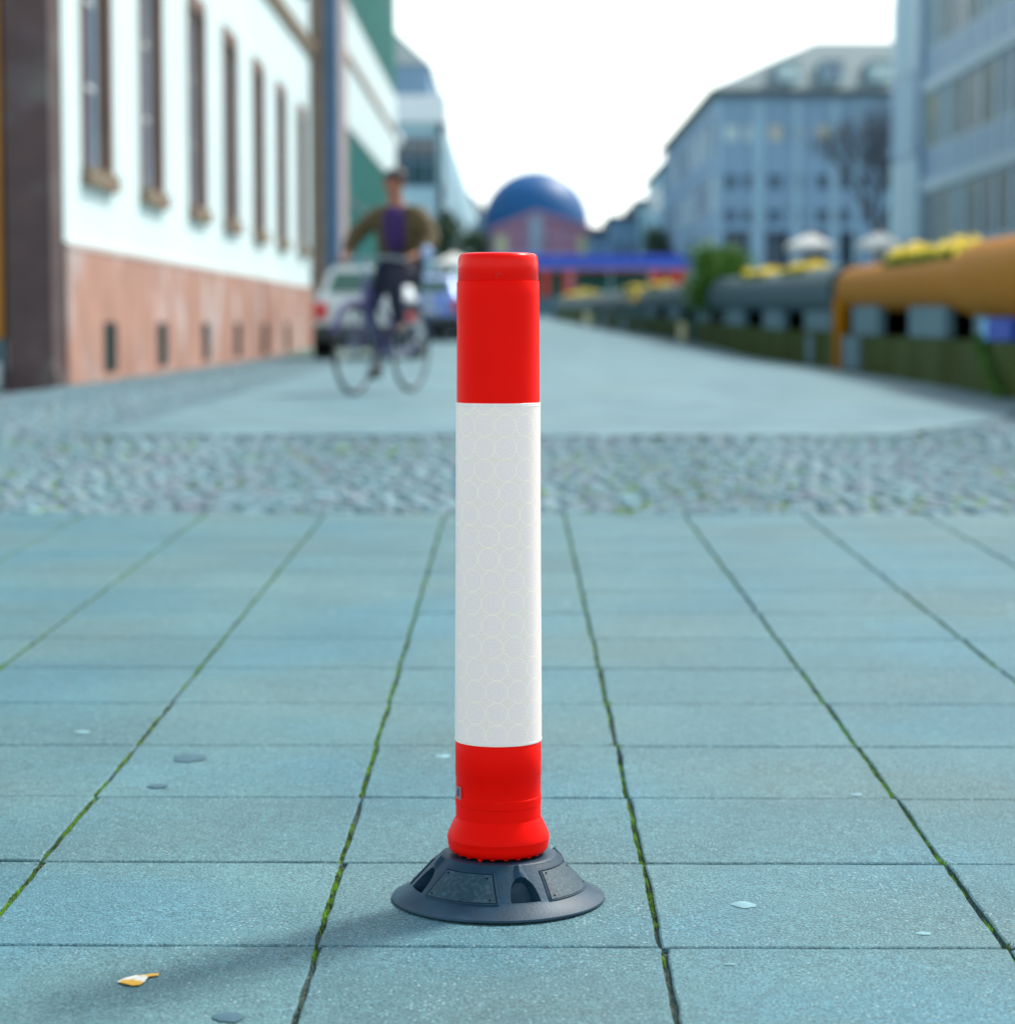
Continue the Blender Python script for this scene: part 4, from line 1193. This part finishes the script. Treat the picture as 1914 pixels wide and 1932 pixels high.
for (Y, Ln, m_, nm) in ((28.3, 1.9, M_support, 'pale_panel'), (52.0, 1.2, M_cream, 'pale_panel'), (33.6, .6, M_support, 'pale_panel'), (66, 1.8, M_support, 'pale_panel'), (73, 2.2, M_support, 'pale_panel'), (79, 3, M_cream, 'pale_panel')):
    x0, x1 = pline(Y)-.03, pline(Y+Ln)-.03
    mb = MB(); za, zb = gz(Y), gz(Y+Ln); t_ = .028
    mb.add([(x0, Y, za), (x0+t_, Y, za), (x1+t_, Y+Ln, zb), (x1, Y+Ln, zb), (x0, Y, za+.40), (x0+t_, Y, za+.40), (x1+t_, Y+Ln, zb+.40), (x1, Y+Ln, zb+.40)], [(0,3,2,1),(4,5,6,7),(0,1,5,4),(1,2,6,5),(2,3,7,6),(3,0,4,7)])
    mb.obj(nm, m_, ow)
# black sheet that paints the deep shade in the gaps under the pipes
dk = thing('gap_shade_sheet', 'black sheet standing in for the shade in the gaps under the pipes', 'wall', (5.2, 40, .2))
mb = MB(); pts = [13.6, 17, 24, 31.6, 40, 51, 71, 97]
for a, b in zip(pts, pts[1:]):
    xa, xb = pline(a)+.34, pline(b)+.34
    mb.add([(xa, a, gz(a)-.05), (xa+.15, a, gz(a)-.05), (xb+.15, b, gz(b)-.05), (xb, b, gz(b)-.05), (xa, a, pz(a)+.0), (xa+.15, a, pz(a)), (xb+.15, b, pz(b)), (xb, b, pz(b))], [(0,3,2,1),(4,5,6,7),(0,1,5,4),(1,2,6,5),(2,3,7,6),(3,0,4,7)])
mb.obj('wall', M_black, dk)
# blue box showing under the orange pipe
bx = thing('blue_box', 'bright blue box on the wall under the orange pipe planter', 'box', (pline(18.3)+.1, 18.6, .63))
MB().box(pline(18.3)+.0, pline(18.3)+.25, 17.75, 18.6, .625, .80).obj('body', mat('bright_blue', (.008, .06, .42), .6, .05), bx, bevel=.008)
MB().box(pline(18.3)-.01, pline(18.3)+.26, 18.62, 18.85, .625, .79).obj('end_cap', mat('light_blue', (.16, .42, .8), .5, .05), bx)
# leaning green plant stem against the wall
gs = thing('climbing_plant', 'narrow green climbing plant leaning against the olive wall at right', 'plant', (pline(18)-.08, 18, .2))
st = MB(); lf = MB(); rt = random.Random(9)
P0, P1 = Vector((pline(17.6)-.08, 17.6, .2)), Vector((pline(18.8)-.05, 18.9, .66))
st.tube([P0, P0.lerp(P1, .5) + Vector((-.02, 0, .02)), P1], [.012, .01, .006], 6); st.obj('stem', M_leaf, gs, True)
for _ in range(420):
    c = P0.lerp(P1, rt.random()) + Vector((rt.gauss(0, .02), rt.gauss(0, .05), rt.gauss(0, .02)))
    a = Vector((rt.uniform(-1,1), rt.uniform(-1,1), rt.uniform(-1,1))).normalized()*.028; b = a.orthogonal().normalized()*.014
    lf.add([c-a, c+b, c+a, c-b], [(0,1,2,3)])
lf.obj('leaves', mat('bright_leaf', (.045, .15, .005), .7, .3, 9), gs)

# parasols
def parasol(x, y, ztop, r, label, m=M_canvas):
    t = thing('parasol', label, 'parasol', (x, y, gz(y)), group=None)
    mb = MB(); n = 8
    h = r * .5
    rim = [(x + r*math.cos(2*PI*k/n), y + r*math.sin(2*PI*k/n), ztop - h) for k in range(n)]
    low = [(a, b, c - .14) for a, b, c in rim]
    mb.v = [(x, y, ztop)] + rim + low + [(x, y, ztop-.04)] + [(a*.999+x*.001, b*.999+y*.001, c-.02) for a, b, c in rim]
    for k in range(n):
        k2 = (k+1) % n
        mb.f += [(0, 1+k, 1+k2), (1+k, 9+k, 9+k2, 1+k2), (17, 18+k2, 18+k)]
    mb.obj('canopy', m, t)
    MB().tube([(x, y, gz(y)), (x, y, ztop+.08)], .035, 8).obj('pole', M_chrome, t, True)
    for k in range(n):
        MB().tube([(x, y, ztop-.1), (rim[k][0]*.98+x*.02, rim[k][1]*.98+y*.02, rim[k][2]-.03)], .012, 4).obj('rib', M_chrome, t)
    MB().lathe([(.3, 0), (.3, .08), (.06, .1)], 16, (x, y, gz(y))).obj('foot', M_support, t, True)
    return t
x, y, z = at(1525, 440, 58); parasol(x, y, z, .60, 'open white parasol behind the grey pipe planter')
x, y, z = at(1655, 438, 54); parasol(x, y, z, .52, 'open white parasol half hidden by the pale stair tower')
x, y, z = at(856, 478, 100); parasol(x, y, z, .8, 'small white parasol far away just left of the red bollard cap')

# ------------------------------------------------------------------ market stall under blue awning
DS = 108; sS = DS/4486
ms = thing('market_stall', 'long market stall under a bright blue awning at the end of the street', 'stall', (4, DS, gz(DS)))
x0, x1 = (925-966)*sS, (1302-966)*sS
za, zb, zc = zz_(483, DS), zz_(497, DS), zz_(508, DS)
w = MB(); w.add([(x0, DS, zb), (x1, DS, zb), (x1, DS+2.5, za+.1), (x0, DS+2.5, za+.1), (x0, DS, zb-.03), (x1, DS, zb-.03), (x1, DS+2.5, za+.07), (x0, DS+2.5, za+.07)], [(0,1,2,3),(7,6,5,4),(0,4,5,1),(1,5,6,2),(2,6,7,3),(3,7,4,0)])
w.obj('awning', M_awning, ms)
w = MB(); w.box(x0, x1, DS-.03, DS-.003, zc, zb); w.obj('valance', M_awning2, ms)
w = MB(); w.box(x0, x1, DS-.04, DS-.031, zb-.05, zb+.33); w.obj('fascia', M_awning, ms)
w = MB(); w.box(x0, x1, DS-.02, DS+.0, zc-.09, zc-.002); w.obj('red_trim', M_redthing, ms)
for k in range(6):
    x = x0 + .05 + (x1-x0-.1)*k/5
    MB().tube([(x, DS+.03, gz(DS)), (x, DS+.03, zb)], .04, 6).obj('post', M_metal, ms, True)
w = MB(); w.box(x0, x1, DS+2.3, DS+2.4, gz(DS), za); w.obj('back_panel', M_teal, ms)
for (a, b, nm) in ((1020, 1036, 'red_door'), (1062, 1084, 'red_door'), (1222, 1248, 'red_door'), (1258, 1290, 'red_door')):
    w = MB(); w.box((a-966)*sS, (b-966)*sS, DS+.05, DS+.15, gz(DS)+.9, zz_(512, DS)); w.obj('red_board', M_redthing, ms)
w = MB(); w.box(x0+.2, x1-.2, DS+.3, DS+1.1, gz(DS), gz(DS)+.9); w.obj('counter', M_support, ms, bevel=.02)
rt = random.Random(21)
for (px, m_, nm, lb_) in ((1100, M_yellow, 'crate', 'yellow crate on the stall counter, leftmost'), (1140, M_teal, 'crate', 'green crate on the stall counter, second from the left'), (1180, M_canvas, 'crate', 'white crate on the stall counter, in the middle'), (1200, M_yellow, 'crate', 'yellow crate on the stall counter right of the white one'), (1235, M_redthing, 'crate', 'red crate on the stall counter, second from the right'), (1270, M_redthing, 'crate', 'red crate on the stall counter, rightmost')):
    x = (px-966)*sS; z = gz(DS)+.902
    w = MB(); w.box(x-.3, x+.3, DS+.4, DS+.9, z, z+.03)
    for a_, b_c, c_, d_ in ((x-.3, x-.27, DS+.4, DS+.9), (x+.27, x+.3, DS+.4, DS+.9), (x-.27, x+.27, DS+.4, DS+.43), (x-.27, x+.27, DS+.87, DS+.9)): w.box(a_, b_c, c_, d_, z+.03, z+.35)
    o = w.obj('crate', m_); tag(o, lb_, 'crate', 'crates on the market stall')
# flower tubs standing before the stall
def tub(px, py, D, label, m_, r=.5):
    x, y, z = at(px, py, D); t = thing('flower_tub', label, 'flower tub', (x, y, gz(y)), group='flower tubs before the stall')
    MB().lathe([(r*.5, 0), (r*.6, z-gz(y)-.15), (r*.64, z-gz(y)-.12)], 16, (x, y, gz(y))).obj('tub', M_support, t, True)
    mb = MB(); rr_ = random.Random(px)
    for _ in range(500):
        v = Vector((rr_.gauss(0, .4), rr_.gauss(0, .4), abs(rr_.gauss(0, .35))))*r; c = Vector((x, y, z-.12)) + v
        a = Vector((rr_.uniform(-1,1), rr_.uniform(-1,1), rr_.uniform(-1,1))).normalized()*.06; b = a.orthogonal().normalized()*.05
        mb.add([c-a, c+b, c+a, c-b], [(0,1,2,3)])
    mb.obj('flowers', m_, t, kind='stuff')
tub(1078, 570, 100, 'tub of yellow and white flowers nearest the bollard', M_yellow, .55)
tub(1103, 566, 98, 'tub of pale flowers beside the leftmost tub', mat('pale_petals', (.7, .7, .45), .7, .2, 8), .5)
tub(1222, 560, 62, 'yellow flower tub behind the far pipe planter', M_yellow, .42)

# ------------------------------------------------------------------ cars (seen from behind)
def car(label, x, y, paint, rz=0, W=1.70, H=1.44, Ln=4.3, group=None):
    t = thing('parked_car', label, 'car', (x, y, gz(y)), rz, group)
    # local: +y forward, rear at y = -Ln/2
    h = Ln/2; hw = W/2
    def loft(secs):
        mb = MB(); n = None
        for (yy, pts) in secs:
            n = len(pts)
            for (px, pz_) in pts: mb.v.append((px, yy, pz_))
        for j in range(len(secs)-1):
            for i in range(n):
                i2 = (i+1) % n; mb.f.append((j*n+i, j*n+i2, (j+1)*n+i2, (j+1)*n+i))
        mb.f.append(tuple(range(n))[::-1]); mb.f.append(tuple((len(secs)-1)*n+i for i in range(n)))
        return mb
    def sec(w, zt, zb=.26, wt=None):
        wt = wt or w*.93
        return [(-w*.93, zb), (-w, zb+.15), (-w, (zb+zt)/2+.08), (-wt, zt-.05), (-wt*.9, zt), (wt*.9, zt), (wt, zt-.05), (w, (zb+zt)/2+.08), (w, zb+.15), (w*.93, zb)]
    b = loft([(-h+.02, sec(hw*.90, .90, .40)), (-h+.12, sec(hw*.97, .98, .30)), (-h+.5, sec(hw, 1.0)), (-h+1.4, sec(hw, .97)), (0, sec(hw, .95)), (h-1.3, sec(hw, .92)), (h-.5, sec(hw*.97, .82)), (h-.1, sec(hw*.88, .68, .3)), (h, sec(hw*.8, .6, .36))])
    body = b.obj('body', paint, t, True, 30, world=False)
    def gsec(w0, w1, z0, z1): return [(-w0, z0), (-w1, z1-.05), (-w1*.86, z1), (w1*.86, z1), (w1, z1-.05), (w0, z0)]
    g = loft([(-h+.14, gsec(hw*.88, hw*.84, .93, 1.0)), (-h+.55, gsec(hw*.90, hw*.72, .93, H-.06)), (-h+1.1, gsec(hw*.90, hw*.71, .93, H)), (-h+2.2, gsec(hw*.90, hw*.71, .93, H-.02)), (-h+2.6, gsec(hw*.9, hw*.71, .92, H-.12)), (-h+3.3, gsec(hw*.9, hw*.84, .90, .95))])
    g.obj('cabin', paint, t, True, 25, world=False)
    # rear window slightly proud of the cabin's sloping back
    def rearp(u, v): # v along slope 0..1
        y0, z0, y1, z1 = -h+.155, 1.0, -h+.55, H-.06
        wv = (hw*.84*(1-v) + hw*.72*v) * .84
        return (u*wv, y0+(y1-y0)*v - .012, z0+(z1-z0)*v + .004)
    q = MB(); q.add([rearp(-1, .06), rearp(1, .06), rearp(.95, .86), rearp(-.95, .86)] + [tuple(Vector(rearp(a, b_))+Vector((0, .02, -.01))) for a, b_ in ((-1, .06), (1, .06), (.95, .86), (-.95, .86))], [(0,1,2,3),(0,4,5,1),(1,5,6,2),(2,6,7,3),(3,7,4,0)])
    q.obj('rear_window', M_carglass, t, world=False)
    for s in (-1, 1):
        q = MB(); q.add([(s*(hw*.905), -h+.75, .97), (s*(hw*.905), -h+2.9, .96), (s*(hw*.76), -h+2.35, H-.14), (s*(hw*.765), -h+.95, H-.12)], [(0,1,2,3)]); q.obj('side_window', M_carglass, t, world=False)
        q = MB(); q.box(s*hw*.92-.22*(1 if s > 0 else 0)+.02*s, s*hw*.92+.22*(0 if s > 0 else 1)+.02*s, -h-.03, -h+.2, .62, .88); q.obj('tail_light', M_tail, t, world=False, bevel=.02)
        for yy in (-h+.75, h-.85):
            wb = MB(); wb.lathe([(.20, -.09), (.29, -.10), (.315, -.07), (.315, .07), (.29, .10), (.20, .09)], 28)
            wb.rot(Matrix.Translation((s*(hw-.11), yy, .315)) @ Matrix.Rotation(R(90), 4, 'Y'))
            wo = wb.obj('wheel', M_tyre, t, True, 40, world=False)
            rb = MB(); rb.lathe([(.02, -.085), (.05, -.098), (.17, -.085), (.20, -.095), (.20, .095), (.17, .085), (.05, .098), (.02, .085)], 20)
            rb.rot(Matrix.Translation((s*(hw-.11), yy, .315)) @ Matrix.Rotation(R(90), 4, 'Y')); rb.obj('rim', M_chrome, wo, True, world=False)
        q = MB(); q.box(s*hw+(.0 if s > 0 else -.14), s*hw+(.14 if s > 0 else 0), h-1.55, h-1.4, .92, 1.04); q.obj('wing_mirror', paint, t, world=False, bevel=.02)
        q = MB(); q.box(s*hw*.7-.16, s*hw*.7+.16, h-.16, h-.03, .52, .64); q.obj('headlight', M_plate, t, world=False, bevel=.02)
    q = MB(); q.box(-hw*.93, hw*.93, -h-.06, -h+.28, .27, .53); q.obj('bumper', M_bumper, t, world=False, bevel=.04)
    q = MB(); q.box(-hw*.9, hw*.9, -h+.1, h-.2, .16, .265); q.obj('underbody', M_black, t, world=False)
    q = MB(); q.box(-.26, .26, -h-.005, -h+.03, .60, .71); q.obj('number_plate', M_plate, t, world=False)
    q = MB(); q.box(-.45, .45, -h+.13, -h+.16, .985, 1.0); q.obj('boot_lip', M_bumper, t, world=False)
    return t
CG = 'cars parked along the street'
car('silver hatchback parked by the plinth, seen from behind left of the cyclist', -2.30, 38.9, M_silver, R(1), 1.72, 1.47, 4.0, CG)
car('pale blue car parked beyond the cyclist, its tail light showing by his bars', -1.95, 53.5, M_whitecar, R(2), 1.68, 1.42, 4.2, CG)
car('blue saloon partly hidden behind the red top of the bollard', -1.02, 58.5, M_bluecar, R(-2), 1.76, 1.44, 4.4, CG)
car('light blue car farthest back, its roof above the silver hatchback', -3.2, 60.5, M_whitecar, R(0), 1.70, 1.5, 4.2, CG)

# ------------------------------------------------------------------ orange sign post and white box at the left edge
op = thing('orange_post', 'orange painted post at the left edge beside the dark pier', 'post', (-4.65, 21.3, .2))
MB().box(-4.75, -4.535, 21.25, 21.42, .62, 4.6).obj('column', M_yorange, op, bevel=.01)
MB().box(-4.73, -4.55, 21.27, 21.40, .18, .619).obj('dark_foot', M_support, op)
wb = thing('white_box', 'small white ribbed box on the ground at the left edge by the dark pier', 'box', (-4.68, 21.0, .2))
MB().box(-4.80, -4.515, 20.85, 21.05, .2, .42).obj('body', M_white, wb, bevel=.01)
for k in range(4): MB().box(-4.79, -4.525, 20.835, 20.849, .225+k*.05, .25+k*.05).obj('rib', M_metal, wb)

# ------------------------------------------------------------------ bicycle and rider
HD = math.atan2(-.927, -.375)
BXx, BYy = -.83, 19.43
bk = thing('bicycle', 'dark blue city bicycle ridden towards the camera on the pale road', 'bicycle', (BXx, BYy, .204), HD)
def bt(name, pts, r, m, n=8, parent=None): return MB().tube(pts, r, n).obj(name, m, parent or bk, True, world=False)
def wheel(x, steer=0):
    R0 = .335
    q = MB(); q.tube([(x + R0*math.cos(a), 0, .352 + R0*math.sin(a)) for a in [2*PI*k/40 for k in range(40)]], .017, 8, close=True)
    w = q.obj('wheel', M_tyre, bk, True, world=False)
    q = MB(); q.tube([(x + (R0-.022)*math.cos(a), 0, .352 + (R0-.022)*math.sin(a)) for a in [2*PI*k/40 for k in range(40)]], .008, 6, close=True); q.obj('rim', M_chrome, w, True, world=False)
    q = MB(); 
    for k in range(28):
        a = 2*PI*k/28; q.tube([(x, .02*(1 if k % 2 else -1), .352), (x + (R0-.025)*math.cos(a), 0, .352 + (R0-.025)*math.sin(a))], .0013, 4)
    q.obj('spokes', M_chrome, w, world=False)
    q = MB(); q.tube([(x, -.05, .352), (x, .05, .352)], .022, 10); q.obj('hub', M_chrome, w, True, world=False)
    q = MB(); q.tube([(x + (R0+.035)*math.cos(a), 0, .352 + (R0+.035)*math.sin(a)) for a in [R(20) + R(150)*k/14 for k in range(15)]], .022, 6); q.obj('mudguard', M_bike, w, True, world=False)
wheel(0); wheel(1.06)
bt('frame', [(.46, 0, .29), (.28, 0, .84)], .016, M_bike); fr = bk.children[-1]
bt('down_tube', [(.46, 0, .29), (.88, 0, .72)], .018, M_bike); bt('top_tube', [(.37, 0, .56), (.86, 0, .84)], .015, M_bike)
for s in (-1, 1):
    bt('chain_stay', [(.46, s*.02, .29), (0, s*.06, .352)], .009, M_bike); bt('seat_stay', [(.30, s*.02, .78), (0, s*.06, .352)], .008, M_bike)
    bt('fork', [(.88, s*.03, .70), (.93, s*.05, .62), (1.06, s*.055, .352)], .010, M_bike)
    bt('rack_strut', [(0, s*.07, .36), (-.08, s*.07, .72)], .006, M_chrome)
bt('head_tube', [(.89, 0, .69), (.83, 0, .92)], .02, M_bike); bt('stem', [(.83, 0, .92), (.80, 0, 1.06)], .013, M_chrome)
bt('handlebar', [(.60, -.29, 1.04), (.70, -.29, 1.05), (.79, -.16, 1.07), (.80, 0, 1.06), (.79, .16, 1.07), (.70, .29, 1.05), (.60, .29, 1.04)], .012, M_chrome)
for s in (-1, 1): bt('grip', [(.58, s*.29, 1.038), (.69, s*.29, 1.052)], .017, M_tyre)
q = MB(); q.add([(.42, -.03, .94), (.42, .03, .94), (.16, .10, .96), (.14, 0, .97), (.16, -.10, .96), (.42, -.025, .90), (.42, .025, .90), (.16, .09, .91), (.14, 0, .91), (.16, -.09, .91)],
    [(0,1,2,3,4),(9,8,7,6,5),(0,5,6,1),(1,6,7,2),(2,7,8,3),(3,8,9,4),(4,9,5,0)]); q.obj('saddle', M_tyre, bk, world=False, bevel=.01)
bt('seat_post', [(.28, 0, .84), (.26, 0, .92)], .013, M_chrome)
q = MB(); q.box(-.30, .18, -.07, .07, .72, .735); q.obj('rack', M_chrome, bk, world=False)
bt('crank', [(.46, -.07, .29), (.43, -.08, .125)], .009, M_chrome); bt('crank', [(.46, .07, .29), (.49, .08, .455)], .009, M_chrome)
q = MB(); q.lathe([(.09, -.003), (.09, .003)], 24); q.rot(Matrix.Translation((.46, -.055, .29)) @ Matrix.Rotation(R(90), 4, 'X')); q.obj('chainring', M_chrome, bk, True, world=False)
q = MB(); q.box(.38, .48, -.17, -.085, .112, .13); q.obj('pedal', M_tyre, bk, world=False); q = MB(); q.box(.44, .54, .085, .17, .45, .468); q.obj('pedal', M_tyre, bk, world=False)
q = MB(); q.lathe([(.001, 0), (.04, .012), (.055, .05), (.05, .06)], 16, cap=False); q.rot(Matrix.Translation((.88, 0, .96)) @ Matrix.Rotation(R(-90), 4, 'Y')); q.obj('lamp', M_chrome, bk, True, world=False)
q = MB(); q.box(-.02, -.01, -.03, .03, .56, .60); q.obj('rear_reflector', M_tail, bk, world=False)

pr = thing('person', 'person in olive jacket and purple sweater riding the bicycle towards the camera', 'person', (BXx, BYy, .204), HD)
def skin(name, verts, edges, m, parent, sub=1, root=0):
    me = bpy.data.meshes.new(name); me.from_pydata([v[0] for v in verts], edges, [])
    o = bpy.data.objects.new(name, me); COL.objects.link(o)
    sm_ = o.modifiers.new('s', 'SKIN'); sm_.use_smooth_shade = True
    sk = me.skin_vertices[0].data if me.skin_vertices else None
    for i, v in enumerate(verts):
        r = v[1]; sk[i].radius = (r, r) if isinstance(r, (int, float)) else r
        sk[i].use_root = (i == root)
    ss = o.modifiers.new('u', 'SUBSURF'); ss.levels = sub; ss.render_levels = sub
    dg = bpy.context.evaluated_depsgraph_get(); dg.update()
    nm = bpy.data.meshes.new_from_object(o.evaluated_get(dg))
    nm.name = name
    bpy.data.objects.remove(o); bpy.data.meshes.remove(me)
    nm.materials.clear(); nm.materials.append(m)
    nm.polygons.foreach_set('use_smooth', [True]*len(nm.polygons))
    return link(name, nm, None, parent)
# joints (bike frame of reference: x forward, y rider's left)
PEL = (.22, 0, 1.02); WST = (.22, 0, 1.16); CH = (.25, 0, 1.36); NB = (.27, 0, 1.50); NK = (.29, 0, 1.57); HDm = (.315, 0, 1.66); HT = (.31, 0, 1.745)
J = [(PEL, (.15, .11)), (WST, (.135, .095)), (CH, (.155, .105)), (NB, (.075, .07)), (NK, (.052, .052)), (HDm, (.078, .092)), (HT, (.062, .07))]
E = [(0,1),(1,2),(2,3),(3,4),(4,5),(5,6)]
def limb(pts, start):
    i0 = len(J)
    for p in pts: J.append(p)
    E.append((start, i0))
    for k in range(len(pts)-1): E.append((i0+k, i0+k+1))
    return len(J)-1
LA = [((.24, .19, 1.43), .055), ((.30, .30, 1.24), .042), ((.44, .31, 1.12), .034), ((.57, .29, 1.075), .025)]
RA = [((.24, -.19, 1.43), .055), ((.34, -.33, 1.24), .042), ((.46, -.33, 1.14), .034), ((.57, -.295, 1.08), .025)]
eL = limb(LA, 2); eR = limb(RA, 2)
LL = [((.25, .10, .99), .085), ((.62, .14, .90), .060), ((.52, .12, .66), .050), ((.42, .11, .53), .036), ((.47, .115, .495), .036)]
RL = [((.25, -.10, .97), .085), ((.53, -.13, .64), .060), ((.42, -.12, .40), .050), ((.34, -.12, .21), .036), ((.40, -.12, .16), .036)]
limb(LL, 0); limb(RL, 0)
# fingers curled round the grips, thumb under
for e, s in ((eL, 1), (eR, -1)):
    base = J[e][0]
    for k in range(4):
        yk = base[1] + s*(.028 - .018*k) ; xk = base[0] + .02 + (.004 if k in (1, 2) else 0)
        limb([((xk+.035, yk, 1.078), .010), ((xk+.065 + (.005 if k in (1, 2) else 0), yk, 1.062), .0095), ((xk+.060, yk, 1.032), .0085), ((xk+.035, yk, 1.022), .008)], e)
    limb([((base[0]+.02, base[1]-s*.045, 1.058), .011), ((base[0]+.05, base[1]-s*.05, 1.035), .009)], e)
body = skin('body', J, E, M_skin, pr, 1)
# face: nose, eyes, mouth, ears
q = MB(); q.add([(.405, 0, 1.69), (.402, .014, 1.645), (.402, -.014, 1.645), (.43, 0, 1.648)], [(0,1,3),(0,3,2),(1,2,3)]); q.obj('nose', M_skin, body, True, world=False)
for s in (-1, 1):
    q = MB().lathe([(.001, -.011), (.009, -.006), (.012, 0), (.009, .006), (.001, .011)], 10, (.392, s*.032, 1.688)); q.obj('eye', M_hair, body, True, world=False)
    q = MB().lathe([(.001, -.03), (.012, -.02), (.016, 0), (.012, .02), (.001, .03)], 10, (.31, s*.082, 1.665)); q.obj('ear', M_skin, body, True, world=False)
q = MB().box(.392, .402, -.025, .025, 1.612, 1.62); q.obj('mouth', mat('lips', (.3, .07, .06), .5, .05), body, world=False)
skin('hair', [((.27, 0, 1.66), (.098, .10)), ((.285, 0, 1.735), (.102, .105)), ((.315, 0, 1.785), (.085, .09))], [(0,1),(1,2)], M_hair, pr, 1)
def jk(pt, r): return (pt, r)
skin('jacket', [((.22, 0, .90), (.215, .16)), ((.205, 0, 1.14), (.20, .14)), ((.225, 0, 1.36), (.215, .135)), ((.25, 0, 1.49), (.13, .10)),
    ((.235, .20, 1.42), .095), ((.30, .32, 1.22), .085), ((.43, .325, 1.125), .066), ((.53, .30, 1.085), .045),
    ((.235, -.20, 1.42), .092), ((.34, -.345, 1.24), .078), ((.45, -.335, 1.145), .062), ((.53, -.305, 1.095), .043)],
    [(0,1),(1,2),(2,3),(2,4),(4,5),(5,6),(6,7),(2,8),(8,9),(9,10),(10,11)], M_jacket, pr, 1)
skin('sweater', [((.31, .02, 1.08), (.085, .085)), ((.315, .025, 1.24), (.12, .10)), ((.325, .02, 1.38), (.13, .10)), ((.305, .01, 1.51), (.10, .085))], [(0,1),(1,2),(2,3)], M_purple, pr, 1)
skin('trousers', [((.21, 0, 1.0), (.15, .12)), ((.26, .10, .98), .10), ((.63, .14, .905), .075), ((.53, .125, .68), .068), ((.43, .11, .56), .058),
    ((.26, -.10, .96), .10), ((.54, -.13, .65), .075), ((.43, -.125, .42), .066), ((.35, -.12, .25), .056)],
    [(0,1),(1,2),(2,3),(3,4),(0,5),(5,6),(6,7),(7,8)], M_jeans, pr, 1)
for s, p0 in ((1, (.42, .115, .50)), (-1, (.345, -.125, .165))):
    skin('shoe', [((p0[0]-.05, p0[1], p0[2]+.02), (.045, .045)), ((p0[0]+.06, p0[1], p0[2]+.0), (.045, .036)), ((p0[0]+.17, p0[1]+s*.01, p0[2]-.012), (.042, .028))], [(0,1),(1,2)], M_shoe, pr, 1)
# light bag held at the bars
bg = skin('light_bag', [((.50, .36, 1.03), (.03, .03)), ((.50, .37, 1.08), (.062, .05)), ((.49, .37, 1.14), (.05, .045)), ((.48, .36, 1.17), (.02, .02))], [(0,1),(1,2),(2,3)], mat('pale_blue_cloth', (.30, .40, .62), .8, .1, 8), None, 1)
bg.location = (BXx, BYy, .204); bg.rotation_euler = (0, 0, HD)
tag(bg, 'small pale blue cloth bag hanging at the rider left hand', 'bag')
print('scene ok', len(bpy.data.objects))
